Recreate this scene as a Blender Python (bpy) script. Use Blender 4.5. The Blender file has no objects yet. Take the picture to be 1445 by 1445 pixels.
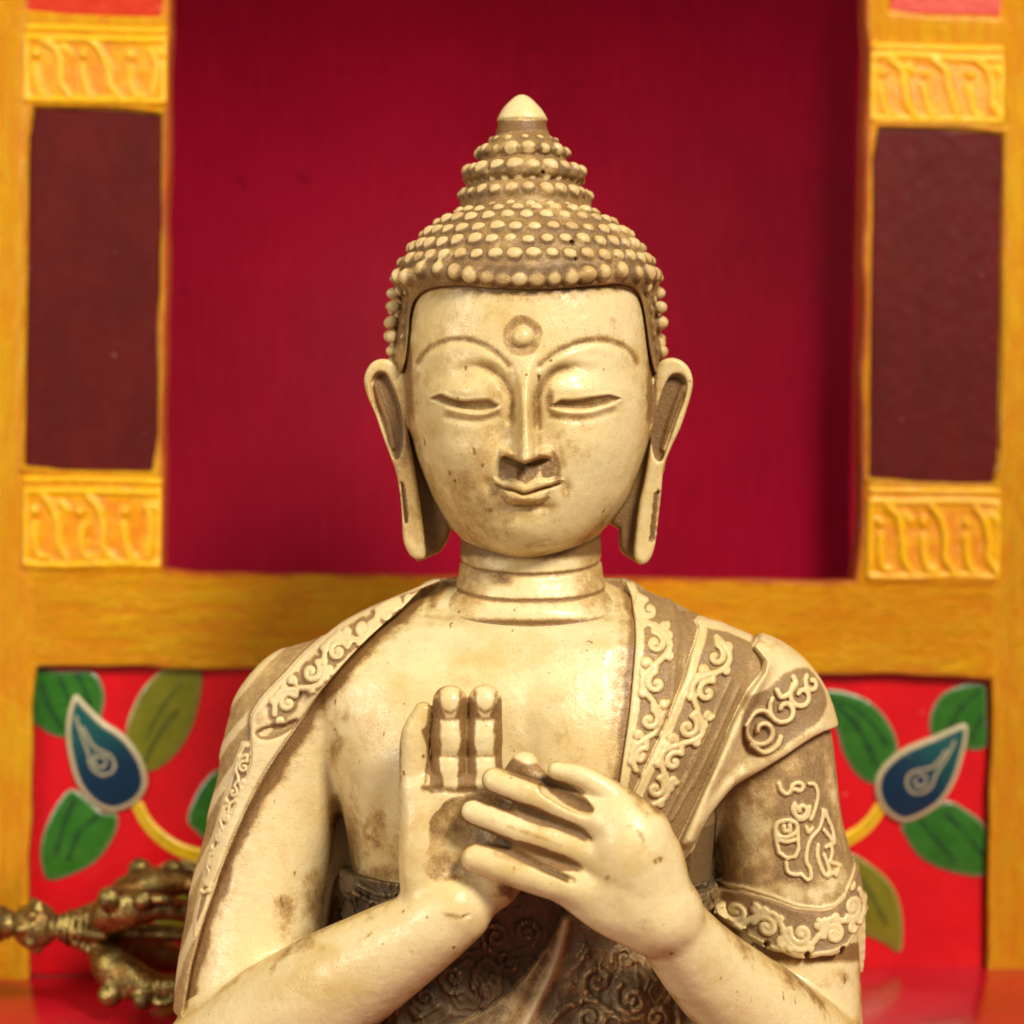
import bpy, math, time, random
import numpy as np
T0 = time.time()
F32 = np.float32
S = 1e-4            # one design unit (a tenth of a millimetre) in metres
D = 3000.0          # camera distance in design units
C = 722.5
rng = np.random.default_rng(7)

def P(px, py, d=0.0):
    """photo position at depth d -> design coordinates (x, depth, v)"""
    k = (D + d) / D
    return (C + (px - C) * k, d, C + (py - C) * k)

# ---------------------------------------------------------------- curves
def spline(pts, n=8, closed=False):
    p = np.array(pts, float)
    m = len(p)
    out = []
    rngm = m if closed else m - 1
    for i in range(rngm):
        if closed:
            p0, p1, p2, p3 = p[(i-1) % m], p[i], p[(i+1) % m], p[(i+2) % m]
        else:
            p1, p2 = p[i], p[i+1]
            p0 = p[i-1] if i > 0 else 2*p1 - p2
            p3 = p[i+2] if i + 2 < m else 2*p2 - p1
        for k in range(n):
            t = k / n
            out.append(0.5*((2*p1) + (-p0+p2)*t + (2*p0-5*p1+4*p2-p3)*t*t + (-p0+3*p1-3*p2+p3)*t**3))
    if not closed:
        out.append(p[-1])
    return np.array(out)

def table(rows):
    """rows of (v, a, b, ...) -> smooth interpolators"""
    r = np.array(sorted(rows), float)
    d = spline(r, 10)
    vs = np.maximum.accumulate(d[:, 0] + np.arange(len(d))*1e-6)
    return lambda v, k: np.interp(v, vs, d[:, k]).astype(F32)

def segs(X, V, pts):
    """distance to an open polyline"""
    best = None
    pts = np.asarray(pts, float)
    for a, b in zip(pts[:-1], pts[1:]):
        dx, dy = b - a
        L = dx*dx + dy*dy + 1e-9
        t = np.clip(((X-a[0])*dx + (V-a[1])*dy)/L, 0, 1)
        d = (X-a[0]-t*dx)**2 + (V-a[1]-t*dy)**2
        best = d if best is None else np.minimum(best, d)
    return np.sqrt(best)

def poly(X, V, pts):
    """signed distance to a closed polygon (negative inside)"""
    pts = np.asarray(pts, float)
    n = len(pts)
    shp = np.broadcast(X, V).shape
    best = np.full(shp, 1e12)
    ins = np.zeros(shp, bool)
    for i in range(n):
        a, b = pts[i], pts[(i+1) % n]
        dx, dy = b - a
        L = dx*dx + dy*dy + 1e-9
        t = np.clip(((X-a[0])*dx + (V-a[1])*dy)/L, 0, 1)
        best = np.minimum(best, (X-a[0]-t*dx)**2 + (V-a[1]-t*dy)**2)
        if abs(dy) > 1e-12:
            c = ((a[1] > V) != (b[1] > V)) & (X < dx*(V-a[1])/dy + a[0])
            ins ^= c
    return np.sqrt(best)*np.where(ins, -1, 1)

def ss(a, b, x):
    t = np.clip((x-a)/(b-a), 0, 1)
    return t*t*(3-2*t)

def gauss(X, V, cx, cy, rx, ry, rot=0):
    c, s = math.cos(rot), math.sin(rot)
    u = ((X-cx)*c + (V-cy)*s)/rx
    w = (-(X-cx)*s + (V-cy)*c)/ry
    return np.exp(-(u*u+w*w))

# ---------------------------------------------------------------- noise
def vnoise(p, scale, seed=0):
    """smooth value noise, p (N,3), about -1..1"""
    q = p/scale + 100.0
    i = np.floor(q).astype(np.int64)
    f = q - i
    f = f*f*(3-2*f)
    def h(ix, iy, iz):
        n = (ix*73856093) ^ (iy*19349663) ^ (iz*83492791) ^ (seed*2654435761)
        n = (n ^ (n >> 13))*1274126177
        n = (n ^ (n >> 16)) & 0xffff
        return n/32767.5 - 1
    r = 0
    for a in (0, 1):
        wa = f[:, 0] if a else 1-f[:, 0]
        for b in (0, 1):
            wb = f[:, 1] if b else 1-f[:, 1]
            for c in (0, 1):
                wc = f[:, 2] if c else 1-f[:, 2]
                r = r + wa*wb*wc*h(i[:, 0]+a, i[:, 1]+b, i[:, 2]+c)
    return r

def fbm(p, scale, seed=0, oct=4):
    r = 0; a = 1; t = 0
    for o in range(oct):
        r = r + a*vnoise(p, scale/2**o, seed+o*17); t += a; a *= .55
    return r/t*1.6

# ---------------------------------------------------------------- implicit solids on a dense grid
def smin(a, b, k):
    if k <= 0:
        return np.minimum(a, b)
    h = np.maximum(k-np.abs(a-b), 0)/k
    return np.minimum(a, b) - h*h*(k*.25)

def smax(a, b, k):
    return -smin(-a, -b, k)

class Grid:
    def __init__(s, x, y, v, h):
        s.h = h
        s.ax = [np.arange(lo, hi, h, dtype=F32) for lo, hi in (x, y, v)]
        s.G = np.full([len(a) for a in s.ax], 200, F32)
    def sub_(s, lo=None, hi=None):
        sl = []
        for k in range(3):
            if lo is None:
                sl.append(slice(0, len(s.ax[k]))); continue
            i = np.searchsorted(s.ax[k], lo[k]); j = np.searchsorted(s.ax[k], hi[k])
            sl.append(slice(max(0, i-1), min(len(s.ax[k]), j+1)))
        X = s.ax[0][sl[0]][:, None, None]; Y = s.ax[1][sl[1]][None, :, None]; V = s.ax[2][sl[2]][None, None, :]
        return tuple(sl), X, Y, V
    def put(s, fn, lo=None, hi=None, k=0., cut=False):
        sl, X, Y, V = s.sub_(lo, hi)
        if any(q.stop <= q.start for q in sl): return
        # slabs keep memory low
        n = sl[0].stop-sl[0].start
        for c in range(0, n, 64):
            e = min(n, c+64)
            g = s.G[sl[0].start+c:sl[0].start+e, sl[1], sl[2]]
            d = fn(X[c:e], Y, V)
            g[...] = smax(g, -d, k) if cut else smin(g, d, k)
    def apply(s, fn):
        """G = fn(G, X, Y, V) in slabs"""
        sl, X, Y, V = s.sub_()
        for c in range(0, len(s.ax[0]), 64):
            s.G[c:c+64] = fn(s.G[c:c+64], X[c:c+64], Y, V)
    def cone(s, a, b, ra, rb, k=0, cut=False, sq=1.0):
        a = np.array(a, float); b = np.array(b, float); m = max(ra, rb)*max(1, 1/sq)+k+6
        d = b-a; L = float(d@d)+1e-9
        def fn(X, Y, V):
            t = np.clip(((X-a[0])*d[0]+(Y-a[1])*d[1]+(V-a[2])*d[2])/L, 0, 1)
            q = np.sqrt((X-a[0]-t*d[0])**2+((Y-a[1]-t*d[1])*sq)**2+(V-a[2]-t*d[2])**2)
            return (q-(ra+(rb-ra)*t)).astype(F32)
        s.put(fn, np.minimum(a, b)-m, np.maximum(a, b)+m, k, cut)
    def chain(s, pts, rad, k=0, cut=False, sq=1.0, n=1):
        if n > 1:
            q = spline([list(p)+[r] for p, r in zip(pts, rad)], n)
            pts = q[:, :3]; rad = q[:, 3]
        pts = np.array([list(p) for p in pts], float); rad = np.asarray(rad, float)
        m = rad.max()*max(1, 1/sq)+k+6
        def fn(X, Y, V):
            best = None
            for a, b, ra, rb in zip(pts[:-1], pts[1:], rad[:-1], rad[1:]):
                d = b-a; L = float(d@d)+1e-9
                t = np.clip(((X-a[0])*d[0]+(Y-a[1])*d[1]+(V-a[2])*d[2])/L, 0, 1)
                q = np.sqrt((X-a[0]-t*d[0])**2+((Y-a[1]-t*d[1])*sq)**2+(V-a[2]-t*d[2])**2)-(ra+(rb-ra)*t)
                best = q if best is None else np.minimum(best, q)
            return best.astype(F32)
        s.put(fn, pts.min(0)-m, pts.max(0)+m, k, cut)
    def ell(s, c, r, k=0, cut=False):
        c = np.array(c, float); r = np.array(r, float)
        def fn(X, Y, V):
            x, y, v = X-c[0], Y-c[1], V-c[2]
            k0 = np.sqrt((x/r[0])**2+(y/r[1])**2+(v/r[2])**2)
            k1 = np.sqrt((x/r[0]**2)**2+(y/r[1]**2)**2+(v/r[2]**2)**2)+1e-6
            return (k0*(k0-1)/k1).astype(F32)
        s.put(fn, c-r-k-8, c+r+k+8, k, cut)
    def slab(s, pts, y0, y1, rnd=6, k=0, cut=False, dome=0):
        """polygon in (x, v) drawn out between two depths"""
        pts = np.asarray(pts, float)
        lo = [pts[:, 0].min()-k-rnd-6, y0-k-rnd-6-dome, pts[:, 1].min()-k-rnd-6]
        hi = [pts[:, 0].max()+k+rnd+6, y1+k+rnd+6, pts[:, 1].max()+k+rnd+6]
        ym = (y0+y1)/2; hh = (y1-y0)/2
        def fn(X, Y, V):
            a = poly(X, V, pts).astype(F32)
            dm = dome*np.clip(-a/40, 0, 1)**.6 if dome else 0
            b = np.abs(Y-ym) - hh - dm
            a = a+rnd; b = b+rnd
            return (np.minimum(np.maximum(a, b), 0)+np.sqrt(np.maximum(a, 0)**2+np.maximum(b, 0)**2)-rnd).astype(F32)
        s.put(fn, lo, hi, k, cut)
    def sample(s, p):
        i = [np.clip(((p[:, k]-s.ax[k][0])/s.h).round().astype(int), 0, len(s.ax[k])-1) for k in range(3)]
        return s.G[i[0], i[1], i[2]]
    def mesh(s):
        G = s.G
        I = G < 0
        cnt = np.zeros([n-1 for n in G.shape], np.int8)
        for a in (0, 1):
            for b in (0, 1):
                for c in (0, 1):
                    cnt += I[a:a+cnt.shape[0], b:b+cnt.shape[1], c:c+cnt.shape[2]]
        act = (cnt > 0) & (cnt < 8)
        del cnt
        idx = np.argwhere(act)
        vid = np.full(act.shape, -1, np.int32)
        vid[act] = np.arange(len(idx), dtype=np.int32)
        corner = {}
        for a in (0, 1):
            for b in (0, 1):
                for c in (0, 1):
                    corner[a, b, c] = G[idx[:, 0]+a, idx[:, 1]+b, idx[:, 2]+c]
        acc = np.zeros((len(idx), 3)); n = np.zeros(len(idx))
        for ax in range(3):
            for a in (0, 1):
                for b in (0, 1):
                    k0 = [a, b]; k0.insert(ax, 0); k1 = [a, b]; k1.insert(ax, 1)
                    g0, g1 = corner[tuple(k0)], corner[tuple(k1)]
                    m = (g0 < 0) != (g1 < 0)
                    t = np.where(m, g0/(g0-g1+1e-12), 0)
                    q = np.array(k0, float)[None, :].repeat(len(idx), 0)
                    q[:, ax] = t
                    acc += q*m[:, None]; n += m
        pos = (idx + acc/n[:, None])*s.h + np.array([s.ax[k][0] for k in range(3)])
        quads = []
        for ax in range(3):
            sa = [slice(None)]*3; sb = [slice(None)]*3
            sa[ax] = slice(0, -1); sb[ax] = slice(1, None)
            A = I[tuple(sa)]; B = I[tuple(sb)]
            ch = A != B
            e = np.argwhere(ch)
            o = [k for k in range(3) if k != ax]
            ok = (e[:, o[0]] > 0) & (e[:, o[1]] > 0) & (e[:, o[0]] < G.shape[o[0]]-1) & (e[:, o[1]] < G.shape[o[1]]-1)
            e = e[ok]
            fl = A[e[:, 0], e[:, 1], e[:, 2]]
            def g(d0, d1):
                q = e.copy(); q[:, o[0]] -= d0; q[:, o[1]] -= d1
                return vid[q[:, 0], q[:, 1], q[:, 2]]
            Q = np.stack([g(0, 0), g(1, 0), g(1, 1), g(0, 1)], 1)
            if ax == 1: fl = ~fl
            Q[~fl] = Q[~fl][:, ::-1]
            quads.append(Q)
        Q = np.concatenate(quads)
        # map (x, depth, v) to a right-handed space flips once: v points down
        return pos, Q[:, ::-1]

def normals(pos, Q):
    a = pos[Q[:, 2]]-pos[Q[:, 0]]; b = pos[Q[:, 3]]-pos[Q[:, 1]]
    n = np.cross(a, b)
    N = np.zeros_like(pos)
    for k in range(4):
        for c in range(3):
            N[:, c] += np.bincount(Q[:, k], n[:, c], len(pos))
    N /= np.linalg.norm(N, axis=1)[:, None]+1e-9
    return -N      # (x, depth, v) is left-handed

def lap(pos, Q, it, lam=.5):
    e = np.concatenate([Q[:, [0, 1]], Q[:, [1, 2]], Q[:, [2, 3]], Q[:, [3, 0]]])
    i, j = e[:, 0], e[:, 1]
    n = np.bincount(i, minlength=len(pos))+np.bincount(j, minlength=len(pos))
    p = pos.copy() if pos.ndim == 2 else pos[:, None].copy()
    for _ in range(it):
        for c in range(p.shape[1]):
            a = np.bincount(i, p[j, c], len(p))+np.bincount(j, p[i, c], len(p))
            p[:, c] += lam*(a/np.maximum(n, 1)-p[:, c])
    return p if pos.ndim == 2 else p[:, 0]

def cavity(pos, Q, N, it):
    return ((lap(pos, Q, it, .7)-pos)*N).sum(1)

def world(p):
    p = np.asarray(p, float)
    return np.stack([(p[..., 0]-C)*S, p[..., 1]*S, (C-p[..., 2])*S], -1)

def make_obj(name, pos, Q, mat, parent=None, attrs=None, smooth=True, origin=None):
    me = bpy.data.meshes.new(name)
    w = world(pos)
    if origin is not None: w = w - np.array(origin)
    me.vertices.add(len(w)); me.vertices.foreach_set('co', w.astype(F32).ravel())
    Q = np.asarray(Q)
    k = Q.shape[1]
    me.loops.add(len(Q)*k); me.loops.foreach_set('vertex_index', Q.astype(np.int32).ravel())
    me.polygons.add(len(Q)); me.polygons.foreach_set('loop_start', np.arange(0, len(Q)*k, k, dtype=np.int32))
    me.polygons.foreach_set('loop_total', np.full(len(Q), k, np.int32))
    me.update(calc_edges=True)
    if smooth: me.polygons.foreach_set('use_smooth', np.ones(len(Q), bool))
    if attrs is not None:
        a = me.color_attributes.new('wash', 'FLOAT_COLOR', 'POINT')
        c = np.ones((len(w), 4), F32); c[:, :3] = np.clip(attrs, 0, 1)
        a.data.foreach_set('color', c.ravel())
    me.materials.append(mat)
    o = bpy.data.objects.new(name, me)
    bpy.context.scene.collection.objects.link(o)
    if parent is not None: o.parent = parent
    return o
# ================================================================ ornament strokes
def strokes_dist(X, V, strokes, far=60.0, mg=28):
    X, V = np.broadcast_arrays(X, V)
    shp = X.shape; x = X.ravel(); v = V.ravel()
    out = np.full(x.shape, far)
    for st in strokes:
        st = np.asarray(st, float)
        lo = st.min(0)-mg; hi = st.max(0)+mg
        m = np.nonzero((x > lo[0]) & (x < hi[0]) & (v > lo[1]) & (v < hi[1]))[0]
        if len(m):
            out[m] = np.minimum(out[m], segs(x[m], v[m], st))
    return out.reshape(shp)

def spiral(c, R, a0, turns, sgn=1, r1=2.0, n=26):
    t = np.linspace(0, 1, n)
    a = a0 + sgn*turns*2*math.pi*t
    r = R + (r1-R)*t**.85
    return np.stack([c[0]+r*np.cos(a), c[1]+r*np.sin(a)], 1)

def scroll_band(path, w, L, seed=0, side0=1, turns=1.05, leaf=True):
    """spirals hung alternately on a waving stem that follows the path"""
    r = random.Random(seed)
    p = spline(path, 10)
    d = np.r_[0, np.cumsum(np.hypot(*np.diff(p, axis=0).T))]
    T = d[-1]
    w_ = w if callable(w) else (lambda s: w)
    def at(s, off):
        s = np.asarray(s, float)
        x = np.interp(s, d, p[:, 0]); y = np.interp(s, d, p[:, 1])
        x2 = np.interp(s+2, d, p[:, 0]); y2 = np.interp(s+2, d, p[:, 1])
        x1 = np.interp(s-2, d, p[:, 0]); y1 = np.interp(s-2, d, p[:, 1])
        tx, ty = x2-x1, y2-y1
        n = np.hypot(tx, ty)+1e-6
        return np.stack([x-ty/n*off, y+tx/n*off], -1)
    out = []
    s = L*.5; side = side0; i = 0
    while s < T-L*.2:
        W = w_(s/T)
        LL = L*r.uniform(.93, 1.07)*(.45+.55*W/w_(.5))
        ss_ = np.linspace(s-LL*.5, s+LL*.5, 13)
        out.append(at(np.clip(ss_, 0, T), -side*W*.92*np.cos(np.pi*(ss_-s)/LL)))
        c = at(s+r.uniform(-2, 2), side*W*.12)
        tx = at(min(s+3, T), 0)-at(max(s-3, 0), 0)
        a0 = math.atan2(tx[1], tx[0]) + math.pi + r.uniform(-.3, .3)
        sp = spiral(c, W*r.uniform(.74, .82), a0, turns+r.uniform(-.15, .2), side, 1.5)
        st = at(max(s-LL*.5, 0), 0)
        out.append(np.vstack([st[None], sp]))
        if leaf:
            q = at(min(s+LL*.5, T), side*W*.72)
            out.append(spiral(q, W*.3, a0+1.5, .8, -side, 1.2, 9))
            for uu, oo in ((-.22, -.86), (.3, -.78)):
                q = at(np.clip(s+LL*uu, 0, T), side*W*oo*r.uniform(.9, 1.05))
                out.append(spiral(q, W*.22, a0+r.uniform(-1, 1), .6, side, 1., 7))
        s += LL; side = -side; i += 1
    return out

# ================================================================ head
tor_t = table([(790,748,88,20,86),(808,748,94,30,90),(822,748,112,30,94),(836,750,138,44,97),(850,751,172,60,100),(866,751,205,82,104),(880,750,235,104,107),(892,750,254,116,109),(905,748,275,128,112),
               (930,742,300,140,116),(960,739,312,153,120),(1000,739,305,166,122),(1050,739,290,175,122),(1100,738,268,178,120),(1150,739,254,176,118),(1200,740,247,166,112),
               (1240,741,243,152,108),(1300,742,240,140,108),(1380,742,242,142,110),(1480,742,252,150,116),(1560,742,262,160,120)])
def tor_f(X, Y, V):
    cx, a, bf, bb = (tor_t(V, k) for k in (1, 2, 3, 4))
    xf = C+(X-C)/.95; vf = C+(V-C)/.95
    R = 12*gauss(xf, vf, 590, 1120, 110, 105) + 12*gauss(xf, vf, 850, 1110, 120, 105)
    R = R - 3*gauss(xf, vf, 745, 1060, 16, 120)
    y = Y - 5 + (R*ss(-60, -110, Y)).astype(F32)
    b = np.where(y < 0, bf, bb)
    n = 2.35
    r = (np.abs((X-cx)/a)**n + np.abs(y/b)**n)**(1/n)
    return ((r-1)*np.minimum(a, b)*.8).astype(F32)

HS = 0.947          # face plane (about 160 in front of the ear plane) -> photo position
def facex(X): return C + (X-C)/HS

brows = [spline([(590,512),(601,496),(622,484),(650,479),(676,485),(700,498),(717,516)], 6),
         spline([(762,516),(784,499),(815,485),(845,480),(872,485),(889,496),(899,513)], 6)]
slits = [spline([(607,561),(618,560),(632,565),(655,571),(680,571),(696,570),(704,576)], 6),
         spline([(778,575),(786,570),(800,571),(826,568),(846,561),(860,559),(876,563)], 6)]
lids2 = [spline([(628,575),(648,583),(672,585),(692,581),(703,576)], 6),
         spline([(779,577),(792,584),(815,588),(842,584),(866,572)], 6)]
sock = [spline([(650,521),(668,516),(690,520),(705,531),(716,547),(723,565),(723,592)], 6),
        spline([(836,521),(812,517),(786,523),(768,538),(758,556),(756,575),(757,600)], 6)]
eyeo = [np.vstack([spline([(606,561),(614,558),(622,556),(631,560),(642,564),(657,566),(678,564.5),(690,565),(703,572)], 4), spline([(700,575.5),(688,578),(673,579),(652,576),(635,572),(621,567)], 4)]),
        np.vstack([spline([(778,574),(792,565),(809,565),(834,561),(854,557.5),(863,557),(877,561)], 4), spline([(869,565.5),(854,570.5),(829,576),(809,576),(789,574.5)], 4)])]
llid = [spline([(630,576),(650,581),(672,584),(690,582),(702,577)], 5), spline([(781,578),(796,581),(815,582),(840,579),(868,569)], 5)]
mline = spline([(699,682),(711,688),(726,691),(740,696),(760,690),(777,685),(789,681)], 5)
lipU = [(696,674),(703,677),(709,680),(716,678),(724,677.5),(733,682),(742,685),(752,680),(762,677.5),(776,677),(788,675),(796,677),(787,680),(777,684.5),(760,689),(750,692.5),(740,695),(726,690.5),(711,687.5),(699,682)]
lipL = spline([(709,690),(718,691.5),(727,694),(738,698.5),(750,696),(762,692),(775,689.5),(774,697),(766,705.5),(752,709),(737,709.5),(721,706.5),(712,699)], 3, True)
NBX = [696,705,712,719,726,733,740,747,754,761,768,777,788]
NBV = [642,644,643,645,648,651,653.5,651,648,646,644.5,645.5,643]
undernose = [(706,646),(712,644.5),(726,650),(740,656),(754,650),(766,647),(778,647.5),(785,656),(786,670),(776,675),(765,674),(763,664),(753,676),(742,683),(733,680),(724,675),(716,676),(709,678),(703,674),(703,656)]

def relief(x, v):
    """height towards the viewer of the modelled face, photo coordinates"""
    g = lambda *a: gauss(x, v, *a)
    h = 0*x*v
    for b, sk, eo, ll, ex, cx in zip(brows, sock, eyeo, llid, (-1, 1), (660, 824)):
        h = h - 2.2*np.exp(-(segs(x, v, b)/5.6)**2)
        h = h + 1.2*np.exp(-(segs(x, v, b+[0, 9])/7.)**2) + 1.5*g(cx, 507, 50, 14)
        ti = ss(648, 690, x) if ex < 0 else ss(838, 790, x)
        h = h - (2.+6.5*ti)*np.exp(-(segs(x, v, sk)/7.5)**2)
        h = h + 7.5*g(cx, 552, 46, 17)
        de = poly(x, v, eo)
        h = h - 6.5*ss(2.4, -3.6, de)
        h = h + 1.6*np.exp(-(np.abs(segs(x, v, eo[:33] if ex < 0 else eo[:25])-3)/3.2)**2)
        h = h + 3.6*np.exp(-(segs(x, v, ll+[0, .5])/4.2)**2)
        h = h - 2.2*np.exp(-(segs(x, v, ll+[0, 10])/5.5)**2)
        h = h + 5*g(cx-ex*-14, 640, 52, 42)
    h = h - 5*g(706, 612, 14, 30) - 5*g(777, 614, 14, 30)
    # nose: narrow ridge, small wings, cut off along a shallow V
    vb = np.interp(x, NBX, NBV)
    cxn = np.interp(v, [500, 640], [740, 742])
    hn = np.interp(v, [470, 500, 530, 560, 590, 615, 635, 650, 660], [0, 3, 9, 17, 27, 36, 43, 44, 44])
    wn = np.interp(v, [480, 520, 545, 590, 620, 638, 652], [34, 15, 10, 10, 12, 14.5, 13])
    N_ = hn*np.exp(-(np.abs(x-cxn)/wn)**2.8)
    W_ = 17*np.exp(-(np.abs(x-716)/9.3)**3-(np.abs(v-640)/7.2)**3) + 17*np.exp(-(np.abs(x-768)/9.3)**3-(np.abs(v-640)/7.2)**3)
    W_ = W_ + 15*np.exp(-(np.abs(x-741)/24)**4-(np.abs(v-(vb-5))/6.5)**3)
    N_ = np.sqrt(N_**2+W_**2+1e-6)
    h = h + N_*ss(3.5, -1.5, v-vb)
    h = h - 4.5*np.exp(-((v-vb-5)/4.)**2-(np.abs(x-741)/33)**6)
    # mouth
    h = h + 9*g(741, 690, 56, 30)
    h = h - 4*g(742, 668, 5, 10) + 3.5*g(729, 668, 4, 9) + 4.5*g(759, 668, 4.5, 9)
    h = h + 6.5*ss(2.5, -2.2, poly(x, v, lipU))
    h = h - 5*np.exp(-(segs(x, v, mline+[0, 1.5])/2.6)**2)
    dl = poly(x, v, lipL)
    h = h + 9.5*ss(2.4, -3.4, dl) + 2*g(742, 703, 24, 4)
    h = h - 5.5*g(742, 716, 32, 5)
    h = h - 6*g(690, 683, 8, 9) - 7*g(798, 688, 9, 11)
    h = h + 8*g(741, 748, 46, 24)
    h = h - 1.6*np.exp(-(segs(x, v, spline([(708,765),(740,769),(775,764)], 4))/2.4)**2)
    # mark on the forehead
    du = np.hypot(x-737, (v-474)*1.02)
    h = h + 7*np.sqrt(np.clip(1-(du/14.5)**2, 0, 1)) - 3.2*np.exp(-((du-19)/7)**2)
    return h

head_t = table([(300,745,10,10,10),(312,745,80,90,90),(340,745,135,125,135),(380,744.5,160,148,160),(420,744.5,169,165,170),(460,744,175,171,172),(500,743.5,179,174,172),
                (540,744.5,180,176,168),(566,745,180,177,162),(600,746.5,175,176,150),(621,748.5,169,175,140),(642,748,163,174,130),(677,748.5,150,170,112),
                (711,748,134,164,95),(746,745.5,108,152,75),(767,744.5,82,138,55),(779,743,52,116,40),(785,742,26,85,25),(787,742,6,30,8)])
def head_f(X, Y, V):
    cx, a, bf, bb = (head_t(V, k) for k in (1, 2, 3, 4))
    xf = facex(X); vf = facex(V)
    R = relief(xf, vf).astype(F32)
    w = ss(-40, -95, Y)
    y = Y - 20 + R*w
    b = np.where(y < 0, bf, bb)
    n = 2.2
    r = (np.abs((X-cx)/a)**n + np.abs(y/b)**n)**(1/n)
    lim = np.where((V > 787) | (V < 300), 40, -1e3)
    return np.maximum((r-1)*np.minimum(a, b)*.8, lim).astype(F32)

neck_t = table([(700,748,92,86,92),(760,749,99,88,92),(790,749,100,88,92),(815,749,102,90,94),(832,749,113,94,96),(850,749,131,102,98),(866,749,150,109,102),(880,749,160,112,105),(905,749,170,100,100)])
def neck_f(X, Y, V):
    cx, a, bf, bb = (neck_t(V, k) for k in (1, 2, 3, 4))
    y = Y-12
    b = np.where(y < 0, bf, bb)
    r = np.sqrt(((X-cx)/a)**2+(y/b)**2)
    vp = V - 21*np.clip(-y/95, -.3, 1)
    g = 2.8*np.exp(-((vp-790)/3.4)**2) + 3*np.exp(-((vp-824)/3.4)**2) - 1.2*np.exp(-((vp-808)/12)**2) - 1.5*np.exp(-((vp-838)/7)**2) + 4*ss(845, 857, vp)
    return ((r-1)*np.minimum(a, b)+g).astype(F32)

earL = [(538,509),(524,517),(516,536),(520,558),(531,585),(541,614),(551,641),(560,664),(566,696),(569,730),(571,762),(579,781),(590,788),(601,785),(600,760),(594,711),(583,642),(576,600),(580,560),(572,530),(556,512)]
earL2 = [(566,520),(556,640),(575,700),(585,786),(602,787),(621,778),(631,762),(636,744),(625,715),(606,670),(590,630)]
conL = spline([(526,540),(534,528),(545,528),(553,538),(565,570),(571,604),(568,638),(560,649),(548,628),(536,592),(527,560)], 4, True)
earR = [(943,507),(959,511),(971,524),(975,546),(966,580),(957,606),(943,636),(934,662),(931,694),(927,730),(923,764),(917,785),(908,795),(899,792),(893,776),(900,712),(908,677),(916,625),(915,580),(920,540),(928,514)]
earR2 = [(925,520),(940,640),(925,700),(908,790),(897,792),(877,778),(874,758),(873,746),(862,738),(872,715),(893,680),(905,630)]
conR = spline([(935,546),(944,532),(957,530),(966,540),(964,563),(953,592),(941,626),(931,651),(921,645),(918,620),(921,590),(928,566)], 4, True)

Hg = Grid((505, 985), (-232, 205), (300, 915), 1.6)
Hg.put(head_f)
Hg.apply(lambda G, X, Y, V: smin(G, np.where(V > 690, neck_f(X, Y, V), 60).astype(F32), 5))
Hg.apply(lambda G, X, Y, V: smin(G, np.where(V > 815, tor_f(X, Y, V)+1.3, 60).astype(F32), 5))
for e1, e2, con, s, anti in ((earL, earL2, conL, 1, [(531,545),(537,565),(548,594),(556,632)]), (earR, earR2, conR, -1, [(962,548),(953,572),(943,600),(934,634)])):
    Hg.slab(spline(e2, 3, True), -12, 40, 7, 4)
    Hg.slab(spline(e1, 3, True), -38, 30, 7, 3)
    Hg.slab(con, -70, -24, 3, 5, cut=True)
    a = spline(anti, 4)
    Hg.chain([(p[0], -25, p[1]) for p in a], [4]*len(a), 4)
    ax = a[:, 0].mean()
# slot in the lobes
Hg.slab([(925,690),(929,695),(921,764),(915,762)], -60, -30, 2, 3, cut=True)
Hg.slab([(567,680),(571,682),(577,735),(573,740)], -60, -31, 2, 3, cut=True)
hp, hq = Hg.mesh()
print('head mesh', len(hp), time.time()-T0)
# ================================================================ hair
hair_t = table([(291,743,60,70,70),(296,743,84,92,92),(303,743,104,108,110),(313,743,122,124,128),(335,743,149,146,152),(350,743,163,157,166),(380,743,182,173,184),
                (400,743,188,179,190),(440,742.5,194,178,192),(500,742.5,196,172,188),(540,742.5,193,165,182),(580,742.5,184,150,170),(640,742.5,158,120,140),(700,744,118,80,112),(760,746,104,60,100)])
ush_t = table([(183,738,36,34,34),(190,738,39,37,37),(200,738,50,47,47),(207,738,57,54,54),(216,738,63,60,60),(222,738,60,57,57),(227,739,62,59,59),(235,739,75,71,71),(246,739,84,79,79),(253,739,86,81,81),
               (260,740,77,73,73),(266,740,82,78,78),(278,741,91,86,86),(290,742,93,88,88),(298,742,94,90,90),(304,742,92,88,88)])
seam = spline([(585,650),(579,600),(577,560),(574,510),(573,470),(575,436),(584,414),(606,403),(645,402),(690,407),(740,410),(790,408),(840,402),(874,397),(898,401),(911,420),(917,452),(920,500),(920,550),(918,600),(912,650)], 4)
winpts = spline([(500,600),(515,560),(545,541),(560,524),(568,500),(572,470),(575,436),(584,414),(606,403),(645,402),(690,407),(740,410),(790,408),(840,402),(874,397),(898,401),(911,420),(917,452),(921,480),(926,505),(934,526),(950,543),(980,560),(990,600)], 4)
window = np.vstack([winpts, [(990,820),(500,820)]])
hxf = lambda X, Y: C + (X-C)*D/(D+Y)     # where a point of the hair stands as seen from the front

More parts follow.
